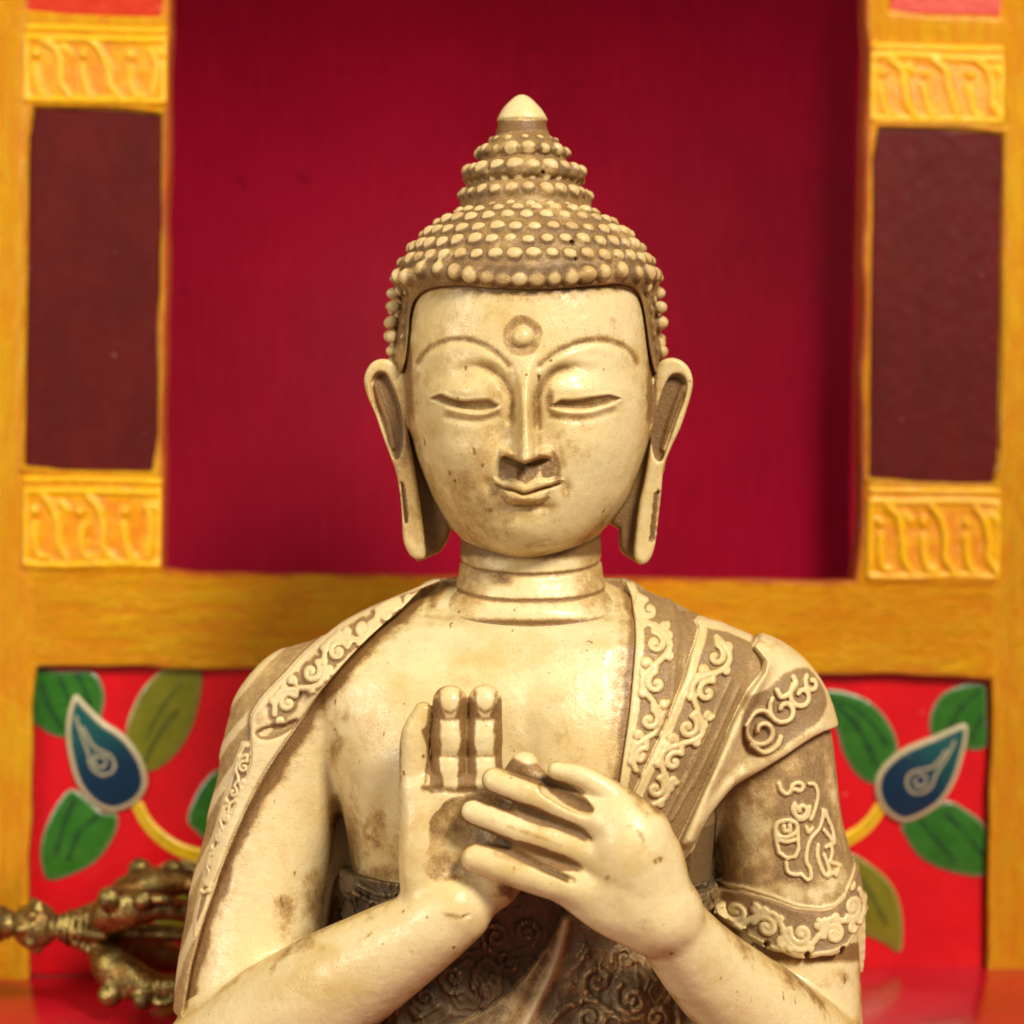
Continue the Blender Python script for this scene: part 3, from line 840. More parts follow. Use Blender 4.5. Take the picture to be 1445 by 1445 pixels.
F = np.maximum(F, (.62+.35*n1)*blot(x, v, [(698,694,13,16,0,1),(800,694,14,17,0,1),(712,716,16,14,.4,.8),(775,716,18,14,-.4,.85),(742,719,26,7,0,.9),(793,648,9,34,-.15,.8),(704,628,8,22,.1,.6),
     (722,602,6,40,.03,.75),(761,604,7,44,-.03,.85),(700,640,8,16,0,.6),(783,642,9,20,0,.75),(690,670,10,24,.1,.6),(707,560,9,26,0,.8),(776,562,9,28,0,.9),(684,715,10,34,-.05,.55),(682,640,12,34,.1,.4)]))
F = np.maximum(F, .42*ss(.05, .3, n1)*blot(x, v, [(690,650,40,60,0,1),(800,640,50,60,0,1),(740,745,80,30,0,.9),(885,560,26,80,0,1),(600,620,20,60,0,.6),(640,440,60,24,0,.5),(860,450,50,40,0,.7),(830,600,70,22,0,1)]))
F = np.maximum(F, (.5+.55*n1)*blot(x, v, [(690,740,26,16,.4,.6),(800,615,30,12,.5,.55),(822,598,26,9,.2,.5),(660,600,24,9,.1,.45),(890,560,12,46,.1,.45),(905,620,10,40,.1,.4),(590,600,9,40,-.1,.35),(850,500,50,10,-.1,.3),
     (740,770,50,9,0,.55),(690,655,34,50,.1,.6),(812,640,34,46,-.2,.55),(660,700,26,40,0,.4),(845,690,34,40,0,.3),(610,470,14,50,0,.25)]))
dwin = poly(x, v, np.vstack([winpts]))
dwe = strokes_dist(x, v, [seam])
F = np.maximum(F, .8*ss(15, 2, dwe+2.5*n1)*ss(650, 570, v)); F = np.maximum(F, .38*ss(30, 8, dwe+4*n1)*ss(630, 560, v))
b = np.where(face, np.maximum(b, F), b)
dk = np.maximum(dk, face*.2*np.maximum(near(x, v, eyeo[0][:33]+[0, 2.5], 3), near(x, v, eyeo[1][:25]+[0, 2.5], 3))*(np.minimum(poly(x, v, eyeo[0]), poly(x, v, eyeo[1])) < 1))
dk = np.maximum(dk, .5*face*near(x, v, spline([(714,648),(726,653),(740,659),(746,656)], 4), 3))
oc = np.maximum(oc, face*(.55+.35*n1)*ss(860, 690, x)); b = np.maximum(b, face*(.10+.2*ss(840, 640, x))*(1+.8*n3+.5*n1))  # ochre of the left face, with its side shade painted in
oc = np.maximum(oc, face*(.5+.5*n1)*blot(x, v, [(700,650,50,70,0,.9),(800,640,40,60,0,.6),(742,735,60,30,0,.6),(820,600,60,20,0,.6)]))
# ears: hollow and lower inner faces carry the wash
earm = (v > 500) & (v < 800) & (hp[:, 1] > -60) & ((x < 640) | (x > 860))
inc = np.minimum(poly(x, v, conL), poly(x, v, conR))
E = .95*ss(1, -3, inc)*ss(-37, -33, hp[:, 1])
E = np.maximum(E, .92*ss(-31, -24, hp[:, 1])*ss(4, -3, np.minimum(poly(x, v, spline(earL2, 3, True)), poly(x, v, spline(earR2, 3, True))))*fr)
E = np.maximum(E, .8*(strokes_dist(x, v, [[(569,686),(574,736)], [(926,696),(919,762)]]) < 3.4))
b = np.where(earm, np.maximum(b, E*(.9+.15*n1)), b); dk = np.where(earm, np.maximum(dk, .22*E*(1+.8*n1)), dk)
# neck
vp = hp[:, 2]-21*np.clip(-(hp[:, 1]-12)/95, -.3, 1)
side = ss(.3, .8, np.abs(x-748)/110)
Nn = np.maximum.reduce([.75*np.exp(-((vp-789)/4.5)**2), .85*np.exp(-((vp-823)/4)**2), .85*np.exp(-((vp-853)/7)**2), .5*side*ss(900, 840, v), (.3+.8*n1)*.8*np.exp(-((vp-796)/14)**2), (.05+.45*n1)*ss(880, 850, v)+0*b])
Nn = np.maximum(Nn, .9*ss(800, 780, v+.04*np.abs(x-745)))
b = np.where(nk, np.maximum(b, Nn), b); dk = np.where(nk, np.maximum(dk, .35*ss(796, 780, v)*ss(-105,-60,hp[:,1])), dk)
b = np.where(hp[:, 1] > 30, .75, b)
speck = ss(.93, 1.05, n2+.35*n1)
b = np.maximum(b, .75*speck)
sd = ss(.3, .95, 1+N[:, 1]+.18*n1)*(hp[:, 1] < 20)  # side-facing surfaces tinted: form shading put into brown and ochre
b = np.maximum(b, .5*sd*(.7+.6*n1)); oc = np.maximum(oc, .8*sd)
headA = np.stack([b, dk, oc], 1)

# ---- hair
N = normals(ap_, aq); cav = cavity(ap_, aq, N, 7)
n1, n2, n3 = edge_noise(ap_)
hgt = -0+hair_f(ap_[:, 0].astype(F32), ap_[:, 1].astype(F32), ap_[:, 2].astype(F32))
cr_ = np.zeros(len(hgt)); dkh = np.zeros(len(hgt))
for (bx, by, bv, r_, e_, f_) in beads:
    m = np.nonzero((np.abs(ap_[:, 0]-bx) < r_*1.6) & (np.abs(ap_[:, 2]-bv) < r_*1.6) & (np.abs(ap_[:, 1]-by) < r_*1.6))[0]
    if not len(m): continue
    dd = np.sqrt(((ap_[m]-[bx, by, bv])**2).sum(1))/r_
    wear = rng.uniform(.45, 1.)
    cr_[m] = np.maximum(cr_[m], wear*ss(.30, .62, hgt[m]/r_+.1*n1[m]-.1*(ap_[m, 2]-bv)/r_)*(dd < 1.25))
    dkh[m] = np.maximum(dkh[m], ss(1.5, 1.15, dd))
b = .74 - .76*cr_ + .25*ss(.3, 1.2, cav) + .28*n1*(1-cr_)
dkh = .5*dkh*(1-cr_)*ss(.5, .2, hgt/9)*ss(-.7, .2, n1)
b = np.where(ap_[:, 1] > 60, .8, b)
b = np.maximum(b, 0)
pit = np.zeros(len(b))
for (px_, pv_, r_) in ((807,342,4.8),(766,243,4),(812,366,2.6)):
    x, v = proj(ap_); pit = np.maximum(pit, (ap_[:, 1] < 0)*ss(r_+.5, r_-2, np.hypot(x-px_, v-pv_)))
b = np.maximum(b, pit)
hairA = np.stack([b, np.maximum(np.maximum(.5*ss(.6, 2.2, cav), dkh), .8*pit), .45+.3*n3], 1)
# ---- tip
x, v = proj(fp); n1, n2, n3 = edge_noise(fp)
b = .85*ss(169, 172, v)*ss(190, 183, v) + .35*ss(183, 188, v) + .08*n1 + .4*ss(158, 168, v)
finA = np.stack([b, .25*ss(172, 175, v), .3+.3*n3], 1)

# ---- body
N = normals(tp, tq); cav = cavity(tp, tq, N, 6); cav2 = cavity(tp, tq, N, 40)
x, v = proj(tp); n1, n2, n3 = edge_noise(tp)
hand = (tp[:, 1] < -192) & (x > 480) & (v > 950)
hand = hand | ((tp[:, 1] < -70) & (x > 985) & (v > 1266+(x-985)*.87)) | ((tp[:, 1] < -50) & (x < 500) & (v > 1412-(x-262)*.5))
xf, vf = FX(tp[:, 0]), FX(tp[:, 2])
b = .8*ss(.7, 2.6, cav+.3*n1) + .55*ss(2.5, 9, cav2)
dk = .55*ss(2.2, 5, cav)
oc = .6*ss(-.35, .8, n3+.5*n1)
chest = ~hand & (tp[:, 1] < 0)
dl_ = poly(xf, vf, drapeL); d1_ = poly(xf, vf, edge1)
K = .8*ss(22, 5, dl_+7*n1)*(dl_ > -3) + .35*ss(48, 14, dl_+10*n1)  # contact shade of both robe edges, painted as brown on the skin
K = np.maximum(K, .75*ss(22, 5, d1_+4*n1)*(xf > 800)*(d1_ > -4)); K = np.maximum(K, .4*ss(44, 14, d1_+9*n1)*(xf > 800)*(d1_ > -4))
K = np.maximum(K, (.8+.25*n1)*blot(x, v, [(490,1230,24,95,0,1.1),(476,1160,16,60,0,.85),(530,1235,60,18,-.1,.9),(500,1130,14,60,-.1,.45),(450,1265,26,50,.1,.8),(430,1320,40,18,-.5,.45),(350,1360,60,10,-.5,.35),  # brown stains, armpit occlusion painted in with them
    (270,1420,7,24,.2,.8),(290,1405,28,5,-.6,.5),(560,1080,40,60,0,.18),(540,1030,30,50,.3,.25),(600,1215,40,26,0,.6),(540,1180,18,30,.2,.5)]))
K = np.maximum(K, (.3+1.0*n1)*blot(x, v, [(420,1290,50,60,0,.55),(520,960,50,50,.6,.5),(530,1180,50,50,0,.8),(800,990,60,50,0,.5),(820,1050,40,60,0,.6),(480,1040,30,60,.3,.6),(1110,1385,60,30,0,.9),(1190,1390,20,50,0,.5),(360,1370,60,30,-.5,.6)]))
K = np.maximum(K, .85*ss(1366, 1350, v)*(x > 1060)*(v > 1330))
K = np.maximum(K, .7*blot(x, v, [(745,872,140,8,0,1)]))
# shade of the hands painted as brown on the chest
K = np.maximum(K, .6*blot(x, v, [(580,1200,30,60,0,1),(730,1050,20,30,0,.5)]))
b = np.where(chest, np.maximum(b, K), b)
dk = np.where(chest, np.maximum(dk, .75*blot(x, v, [(494,1245,20,80,0,1.1),(480,1180,9,50,0,.8),(1010,1250,14,120,0,1)])), dk)  # armpit occlusion painted as dark
arm = hand
H = np.zeros(len(x))
yy_ = tp[:, 1]
inA = ss(3, -3, poly(x, v, [(604,968),(712,960),(712,1096),(720,1118),(600,1120)]))
fl = np.minimum(np.abs(x-634), np.abs(x-684))       # across each of the two upright fingers
thr = np.interp(v, [967, 980, 1006, 1013, 1016, 1064, 1069, 1112], [22, 18, 9, 7, 15, 10.5, 13, 9.5])
H = np.maximum(H, .8*inA*ss(-3.5, 3.5, fl-thr+6*n1)*ss(-220, -235, yy_)*(x > 606)*ss(974, 990, v))
H = np.maximum(H, .8*inA*ss(-250, -240, yy_)*ss(974, 992, v))
for pts_, w_ in (([(612,1006),(624,1014),(644,1014),(656,1008)],5),([(664,1006),(676,1014),(694,1013),(706,1006)],5),([(612,1066),(656,1068)],4.5),([(662,1067),(706,1066)],4.5),([(598,1111),(650,1117),(706,1114)],7),
      ([(619,976),(622,998),(634,1006)],5),([(650,976),(648,998),(636,1006)],5),([(670,976),(672,996),(684,1005)],5),([(700,976),(697,996),(686,1005)],5)):
    H = np.maximum(H, (.62+.25*n1)*near(x, v, spline(pts_, 3), w_*.8))
H = np.maximum(H, .85*ss(2.5, -3, poly(x, v, [(606,985),(606,1112),(596,1108),(597,1090),(603,1060),(592,1030),(600,1022)])+3*n1))
fax = np.minimum.reduce([strokes_dist(x, v, [spline(a_, 3)])-r_ for a_, r_ in (([(698,1101),(757,1123),(800,1139),(850,1156)], 14), ([(667,1145),(730,1169),(790,1188),(845,1205)], 13), ([(671,1211),(725,1229),(785,1246),(835,1255)], 18), ([(786,1086),(822,1095),(862,1120)], 10))])
H = H*ss(-270, -263, yy_)
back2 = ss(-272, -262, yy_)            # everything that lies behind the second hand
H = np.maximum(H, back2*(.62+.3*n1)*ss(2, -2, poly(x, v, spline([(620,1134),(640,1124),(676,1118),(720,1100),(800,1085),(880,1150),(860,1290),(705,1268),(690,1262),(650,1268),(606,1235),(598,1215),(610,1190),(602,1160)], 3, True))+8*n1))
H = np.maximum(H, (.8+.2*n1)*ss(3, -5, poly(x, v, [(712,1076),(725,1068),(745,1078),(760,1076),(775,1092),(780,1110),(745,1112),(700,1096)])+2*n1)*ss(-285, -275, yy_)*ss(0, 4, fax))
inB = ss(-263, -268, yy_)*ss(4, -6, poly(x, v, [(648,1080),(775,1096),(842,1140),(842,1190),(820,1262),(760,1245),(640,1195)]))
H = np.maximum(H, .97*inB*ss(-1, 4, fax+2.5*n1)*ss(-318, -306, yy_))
dq = lambda a_, b_, w_, k_: k_*near(x, v, [a_, b_], w_)
G_ = np.maximum.reduce([dq((700,1127),(826,1183),6,.95), dq((676,1185),(800,1241),6,.95), dq((790,1112),(828,1142),9,.95), dq((690,1156),(790,1192),5,.5), dq((700,1206),(780,1234),6, .5)])
H = np.maximum(H, G_*(.9+.25*n1))
H = np.maximum(H, .9*ss(3, -3, poly(x, v, spline([(768,1098),(790,1102),(815,1114),(838,1142),(826,1146),(800,1136),(776,1118)], 3, True))+2*n1))
H = np.maximum(H, (.15+1.1*n1)*blot(x, v, [(905,1165,40,30,.7,.9),(880,1270,60,40,.3,.55),(930,1310,40,30,0,.9),(620,1240,30,50,0,.6),(700,1255,40,14,0,.8),(640,1310,60,12,-.5,.8),(590,1340,60,10,-.5,.5),(945,1400,14,60,-.6,.7)]))
H = np.maximum(H, .6*blot(x, v, [(857,1238,4,6,.6,1),(904,1178,5,15,-.5,.9),(889,1166,7,4,0,.8),(878,1135,5,12,-.5,.5),(520,1320,14,4,-.7,.8),(640,1292,20,5,.2,1),(494,1318,5,7,0,.5),(1050,1352,4,6,0,.7),(1000,1310,3,5,0,.6)]))
H = np.maximum(H, .3*near(x, v, spline([(460,1352),(490,1370),(530,1388),(560,1385),(590,1370)], 4), 2.2)*(.5+n1))
b = b*(1-hand*ss(24, 14, np.hypot(x-602, v-1127))); dk = dk*(1-hand*ss(24, 14, np.hypot(x-602, v-1127)))
b = np.where(arm, np.maximum(b, H), b)
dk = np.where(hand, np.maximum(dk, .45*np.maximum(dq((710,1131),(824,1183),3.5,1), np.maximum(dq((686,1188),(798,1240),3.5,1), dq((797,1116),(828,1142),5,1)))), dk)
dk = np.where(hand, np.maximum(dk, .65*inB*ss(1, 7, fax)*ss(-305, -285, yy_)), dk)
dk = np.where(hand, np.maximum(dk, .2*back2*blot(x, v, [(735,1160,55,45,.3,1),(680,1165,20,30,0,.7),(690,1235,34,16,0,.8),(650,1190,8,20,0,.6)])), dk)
speck = ss(.95, 1.06, n2+.35*n1)
b = np.maximum(b, .7*speck*(np.hypot(x-602, v-1127) > 22))
b = np.where(tp[:, 1] > 20, .75, b)
sd = ss(.28, .9, 1+N[:, 1]+.2*n1)*(tp[:, 1] < 20)  # form shading painted where the surface turns sideways
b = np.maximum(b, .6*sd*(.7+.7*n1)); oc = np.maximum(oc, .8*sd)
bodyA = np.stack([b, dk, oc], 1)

# ---- cloth
def relief_tint(x, v, strokes, w):
    return ss(w+1.2, w-1.6, strokes_dist(x, v, strokes))
N = normals(rp, rq); cav = cavity(rp, rq, N, 7)
n1, n2, n3 = edge_noise(rp); xf, vf = FX(rp[:, 0]), FX(rp[:, 2])
LY = layers(xf, vf)
top = np.full(len(xf), -1.0); lay = np.full(len(xf), -1)
for i, (m, t) in enumerate(LY):
    ok = (m < 2.2) & (t > top)
    top[ok] = t[ok]; lay[ok] = i
b = np.full(len(xf), .7)
dist = [q_[0] for q_ in LY]
c0 = .6 - .45*ss(.1, .9, np.cos(dist[0]*.17+.03*vf)+.3*n1)
leafd = poly(xf, vf, spline([(357,1036),(372,1026),(400,1020),(420,1015),(412,1030),(385,1044),(366,1045)], 4, True))
rim = ss(-13, -8, dist[1])
gr_ = ss(3, -2, strokes_dist(xf, vf, [spline([(598,838),(560,857),(520,882),(478,915),(440,950),(405,990),(372,1018)], 4)])-np.interp(xf, [372, 420, 520, 600], [16, 20, 15, 7]))
dO = strokes_dist(xf, vf, orn_left)
c1 = np.where(vf < 1024, .75*gr_*(1-relief_tint(xf, vf, orn_left, 4.2))*(.3+.7*ss(12, 8, dO+1.5*n1)), 0) + .8*ss(2, -3, leafd) + .06
c2 = .8*(1-relief_tint(xf, vf, orn_out, 2.4)) - .8*ss(-7, -4, dist[2])
c3 = .7*(1-relief_tint(xf, vf, orn_a, 4.))*ss(-9, -14, dist[3]+1.5*n1) + .05
c4 = .72*(1-relief_tint(xf, vf, orn_b, 4.2))*ss(-9, -14, dist[4]+1.5*n1)*(1-.2*relief_tint(xf, vf, fine, 1.8)) + .05
capeg = ss(6, -4, poly(xf, vf, spline([(1052,985),(1085,975),(1112,955),(1150,950),(1175,990),(1160,1018),(1120,1042),(1085,1066),(1055,1062),(1044,1030)], 4, True))+3*n1)
c5 = (.78*capeg*(1-relief_tint(xf, vf, orn_cape, 4.2))) + .05 + (.3+.5*n1)*.35
for i, c in enumerate((c0, c1, c2, c3, c4, c5)): b = np.where(lay == i, c, b)
# brown band on the layer beneath, along every upper edge
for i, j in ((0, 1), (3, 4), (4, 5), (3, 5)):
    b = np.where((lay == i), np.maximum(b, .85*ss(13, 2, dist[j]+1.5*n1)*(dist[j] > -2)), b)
b = np.where(rp[:, 1] > 12, .72+.2*n1, b)
b = np.where((lay == 3) & (vf > 1180), .85, b)
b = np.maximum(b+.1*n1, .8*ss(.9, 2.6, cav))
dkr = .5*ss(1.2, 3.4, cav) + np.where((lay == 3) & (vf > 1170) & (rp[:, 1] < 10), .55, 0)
robeA = np.stack([b, dkr, .3+.3*n3], 1)
# sleeve
N = normals(sp_, sq_); cav = cavity(sp_, sq_, N, 7)
n1, n2, n3 = edge_noise(sp_); xf, vf = FX(sp_[:, 0]), FX(sp_[:, 2])
hu_ = np.interp(xf, *np.array(hemU).T); hd_ = np.interp(xf, *np.array(hemD).T)
inb = ss(-1, 2, vf-hu_)
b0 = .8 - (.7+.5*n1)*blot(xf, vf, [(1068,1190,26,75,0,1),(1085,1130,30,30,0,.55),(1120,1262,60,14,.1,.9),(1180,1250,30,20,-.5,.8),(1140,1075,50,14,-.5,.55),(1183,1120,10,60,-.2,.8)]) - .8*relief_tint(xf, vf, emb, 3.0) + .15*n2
b0 = b0 - .6*ss(5, 2, np.abs(vf-hu_+5))
b1 = .85*(1-relief_tint(xf, vf, orn_h, 4.2)) - .9*ss(9, 5, hd_-vf)
b = b0*(1-inb)+b1*inb
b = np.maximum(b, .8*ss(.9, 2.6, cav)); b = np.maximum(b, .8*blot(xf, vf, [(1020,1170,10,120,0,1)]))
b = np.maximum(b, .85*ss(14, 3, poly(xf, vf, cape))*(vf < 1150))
b = np.where(sp_[:, 1] > 10, .75, b)
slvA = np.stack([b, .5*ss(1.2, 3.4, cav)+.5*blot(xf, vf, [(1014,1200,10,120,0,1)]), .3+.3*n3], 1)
# inner garment
N = normals(up, uq); cav = cavity(up, uq, N, 7)
n1, n2, n3 = edge_noise(up); xf, vf = FX(up[:, 0]), FX(up[:, 2])
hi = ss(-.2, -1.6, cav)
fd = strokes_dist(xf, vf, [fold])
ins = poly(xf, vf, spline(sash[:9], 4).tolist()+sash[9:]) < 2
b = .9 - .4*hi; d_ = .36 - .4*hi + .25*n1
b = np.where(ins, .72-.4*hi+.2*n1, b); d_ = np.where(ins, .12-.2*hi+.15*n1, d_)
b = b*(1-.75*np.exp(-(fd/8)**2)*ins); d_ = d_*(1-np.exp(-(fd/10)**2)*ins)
b = b*(1-.4*np.exp(-(strokes_dist(xf, vf, [fold-[38, -22]])/12)**2)*ins)
d_ = d_*ss(500, 700, vf) + .35*blot(xf, vf, [(500,1300,60,90,0,1),(1000,1260,40,80,0,1)])
undA = np.stack([b, np.clip(d_, 0, 1), .2+.3*n3], 1)
print('paint', time.time()-T0)
# ================================================================ materials
def lin(c):
    return tuple(((q/255)/12.92 if q/255 <= .04045 else ((q/255+.055)/1.055)**2.4) for q in c)+(1,)

class NT:
    def __init__(s, name):
        s.m = bpy.data.materials.new(name); s.m.use_nodes = True
        s.t = s.m.node_tree; s.b = s.t.nodes['Principled BSDF']
        s.co = s.t.nodes.new('ShaderNodeTexCoord').outputs['Object']
    def n(s, typ, **k):
        q = s.t.nodes.new(typ)
        for a, b in k.items():
            if a.startswith('i_'): q.inputs[a[2:].replace('_', ' ')].default_value = b
            else: setattr(q, a, b)
        return q
    def l(s, a, b): s.t.links.new(a, b)
    def noise(s, unit, detail=4, rough=.6, stretch=None, dist=0):
        """unit: feature size in design units"""
        q = s.n('ShaderNodeTexNoise'); q.inputs['Scale'].default_value = 1/(unit*S)
        q.inputs['Detail'].default_value = detail; q.inputs['Roughness'].default_value = rough; q.inputs['Distortion'].default_value = dist
        if stretch:
            mp = s.n('ShaderNodeMapping'); mp.inputs['Scale'].default_value = stretch
            s.l(s.co, mp.inputs[0]); s.l(mp.outputs[0], q.inputs['Vector'])
        else: s.l(s.co, q.inputs['Vector'])
        return q.outputs['Fac']
    def ramp(s, f, lo, hi, a=0., b=1.):
        q = s.n('ShaderNodeMapRange', interpolation_type='SMOOTHSTEP'); s.l(f, q.inputs[0])
        for i, w in enumerate((lo, hi, a, b)): q.inputs[i+1].default_value = w
        return q.outputs[0]
    def math(s, op, a, b, clamp=False):
        q = s.n('ShaderNodeMath', operation=op, use_clamp=clamp)
        for i, w in enumerate((a, b)):
            if isinstance(w, (int, float)): q.inputs[i].default_value = w
            else: s.l(w, q.inputs[i])
        return q.outputs[0]
    def mix(s, f, a, b):
        q = s.n('ShaderNodeMix', data_type='RGBA')
        if isinstance(f, (int, float)): q.inputs[0].default_value = f
        else: s.l(f, q.inputs[0])
        for i, w in ((6, a), (7, b)):
            if isinstance(w, tuple): q.inputs[i].default_value = w
            else: s.l(w, q.inputs[i])
        return q.outputs[2]
    def bump(s, f, dist, strength=1., nrm=None):
        q = s.n('ShaderNodeBump'); q.inputs['Distance'].default_value = dist*S; q.inputs['Strength'].default_value = strength
        s.l(f, q.inputs['Height'])
        if nrm is not None: s.l(nrm, q.inputs['Normal'])
        s.l(q.outputs[0], s.b.inputs['Normal']); return q.outputs[0]
    def set(s, **k):
        for a, w in k.items():
            a = a.replace('_', ' ')
            if hasattr(w, 'links'): s.l(w, s.b.inputs[a])
            else: s.b.inputs[a].default_value = w
        return s.m
    def wash(s):
        a = s.n('ShaderNodeAttribute', attribute_name='wash')
        q = s.n('ShaderNodeSeparateColor'); s.l(a.outputs['Color'], q.inputs[0])
        return q.outputs

def resin(name, cream, ochre, brown, dark, rough=.29, grain=.22):
    m = NT(name); r, g, b = m.wash()[:3]
    nz = m.noise(14, 6, .68); nf = m.noise(3.2, 3, .6); nl = m.noise(60, 3, .5)
    j = m.math('MULTIPLY', m.math('SUBTRACT', nz, .5), 1.0)
    jf = m.math('MULTIPLY', m.math('SUBTRACT', nf, .5), .45)
    edge = m.math('MULTIPLY', m.math('MULTIPLY', r, m.math('SUBTRACT', 1.0, r)), 4)     # only half-covered places break up
    rb = m.math('ADD', r, m.math('MULTIPLY', m.math('ADD', j, jf), m.math('ADD', m.math('MULTIPLY', edge, .75), grain*.25)), True)
    rb = m.ramp(rb, .04, .96)
    oc = m.math('MULTIPLY', b, m.ramp(nl, .3, .7, .5, 1.2), True)
    col = m.mix(oc, cream, ochre)
    cr2 = m.ramp(nz, .35, .7, 0, .22)
    col = m.mix(cr2, col, ochre)
    bcol = m.mix(m.ramp(nf, .35, .65, 0, .55), brown, tuple(c*.62 for c in brown[:3])+(1,))
    bcol = m.mix(m.ramp(nz, .45, .75, 0, .5), bcol, tuple(min(1, c*1.45) for c in brown[:3])+(1,))
    amber = (.52, .325, .115, 1)
    col = m.mix(m.ramp(rb, .02, .5, 0, .85), col, amber)
    col = m.mix(m.ramp(rb, .35, .95), col, bcol)
    gd = m.math('ADD', g, m.math('MULTIPLY', j, m.math('MULTIPLY', g, .8)), True)
    col = m.mix(gd, col, dark)
    sp = m.ramp(m.noise(6.5, 2, .5), .73, .78)
    col = m.mix(m.math('MULTIPLY', sp, .6), col, tuple(c*.6 for c in brown[:3])+(1,))
    m.bump(m.math('ADD', m.math('MULTIPLY', nf, m.math('ADD', m.math('MULTIPLY', r, .9), .12)), m.math('ADD', m.math('MULTIPLY', m.noise(22, 3), .8), m.math('ADD', m.math('MULTIPLY', m.noise(75, 3), 3.2), m.math('MULTIPLY', m.ramp(m.noise(2.6, 2, .6), .60, .72), -.5)))), 1.6, .7)
    rg = m.math('ADD', m.math('MULTIPLY', r, .16), m.ramp(nz, .3, .7, rough-.08, rough+.12))
    m.set(Base_Color=col, Roughness=rg, Subsurface_Weight=.18, Subsurface_Scale=18*S, Subsurface_Radius=(1., .55, .25), Specular_IOR_Level=.42)
    return m.m

CREAM = (.82, .665, .355, 1); OCH = (.60, .395, .105, 1); BRN = (.27, .140, .042, 1); DRK = (.075, .040, .014, 1)
m_body = resin('carved_cream_resin', CREAM, OCH, BRN, DRK)
m_hair = resin('beaded_hair_resin', (.74, .58, .29, 1), (.55, .36, .12, 1), (.28, .158, .052, 1), DRK, .38, .4)
m_cloth = resin('cloth_resin', (.82, .67, .365, 1), (.62, .42, .135, 1), (.335, .205, .085, 1), DRK, .38, .4)
m_under = resin('dark_cloth_resin', (.70, .56, .32, 1), (.48, .34, .15, 1), (.20, .122, .052, 1), (.040, .024, .011, 1), .38, .5)

def gold():
    m = NT('ochre_gold_paint')
    w = m.wash(); big = m.noise(240, 2, .5)
    def two(u, d, dist):
        q = m.n('ShaderNodeMix', data_type='FLOAT'); m.l(w[2], q.inputs[0]); m.l(m.noise(u, d, .62, (.45, 1, 2.4), dist), q.inputs[2]); m.l(m.noise(u, d, .62, (2.4, 1, .45), dist), q.inputs[3]); return q.outputs[0]
    br = two(50, 5, .8); br2 = two(10, 4, 1.)
    col = m.mix(m.ramp(br, .34, .66), (.98, .355, .001, 1), (1., .52, .004, 1))
    col = m.mix(m.ramp(br2, .55, .75, 0, .45), col, (1., .68, .03, 1))
    col = m.mix(m.ramp(big, .4, .7, 0, .4), col, (.95, .33, .002, 1))
    col = m.mix(w[0], col, (.62, .085, .012, 1)); col = m.mix(w[1], col, (.10, .035, .006, 1))
    m.bump(m.math('ADD', m.math('ADD', m.math('MULTIPLY', br2, 1.2), br), m.math('MULTIPLY', m.noise(5, 3, .7), .3)), 11, 1.)
    return m.set(Base_Color=col, Roughness=m.ramp(br2, .3, .7, .24, .10), Metallic=.0, Specular_IOR_Level=.45, Coat_Weight=.12, Coat_Roughness=.14)
def gold2():
    m = NT('bright_gold_relief_paint')
    n = m.noise(12, 4, .6); w = m.wash()
    col = m.mix(m.ramp(n, .35, .7), (.80, .35, .001, 1), (.92, .47, .002, 1))
    col = m.mix(w[0], col, (1., .60, .015, 1)); col = m.mix(w[1], col, (.72, .20, .0005, 1))
    m.bump(n, 5, .8)
    return m.set(Base_Color=col, Roughness=.1, Metallic=.0, Specular_IOR_Level=.4)
def paint(name, c1, c2, unit=60, rough=.35, bump=2., stretch=None, bunit=8, coat=0., specks=True):
    m = NT(name); n = m.noise(unit, 4, .6, stretch)
    col = m.mix(m.ramp(n, .35, .68), c1, c2)
    if specks:
        sp = m.ramp(m.noise(13, 1, .4), .80, .84)
        col = m.mix(m.math('MULTIPLY', sp, .35), col, (.75, .5, .45, 1))
    m.bump(m.noise(bunit, 4, .6, stretch), bump, .6)
    return m.set(Base_Color=col, Roughness=m.ramp(n, .3, .7, rough+.06, rough-.06), Coat_Weight=coat, Coat_Roughness=.12)
m_gold = gold(); m_relief = gold2()
m_maroon = paint('maroon_panel_paint', (.088, .008, .007, 1), (.115, .012, .010, 1), 90, .44, 5, (1, 1, .55), 20)
m_maroon.node_tree.nodes['Principled BSDF'].inputs['Specular IOR Level'].default_value = .12
m_orange = paint('orange_paint', (.62, .030, .002, 1), (.55, .022, .002, 1), 60, .35, 2)
m_red = paint('scarlet_panel_paint', (.68, .004, .009, 1), (.60, .006, .012, 1), 80, .27, 2.5, None, 30)
m_niche = NT('crimson_niche_paint')
def niche_m():
    m = m_niche; n = m.noise(500, 3, .5); sp = m.ramp(m.noise(42, 2, .5), .68, .76)
    col = m.mix(m.ramp(n, .3, .7), (.235, .001, .015, 1), (.17, .001, .009, 1))
    col = m.mix(m.math('MULTIPLY', sp, .5), col, (.10, .001, .005, 1))
    br = m.noise(30, 5, .7, (3, 1, .35)); col = m.mix(m.ramp(br, .45, .8, 0, .35), col, (.30, .006, .022, 1))
    sc = m.ramp(m.noise(9, 2, .5), .77, .82); col = m.mix(m.math('MULTIPLY', sc, .3), col, (.5, .12, .12, 1))
    m.bump(m.math('ADD', br, m.noise(70, 2)), 3, .5)
    return m.set(Base_Color=col, Roughness=.6)
m_niche = niche_m(); m_niche.node_tree.nodes['Principled BSDF'].inputs['Specular IOR Level'].default_value = .07
m_table = paint('glossy_red_lacquer', (.50, .006, .018, 1), (.42, .005, .014, 1), 160, .22, 1.2, None, 90, .25)
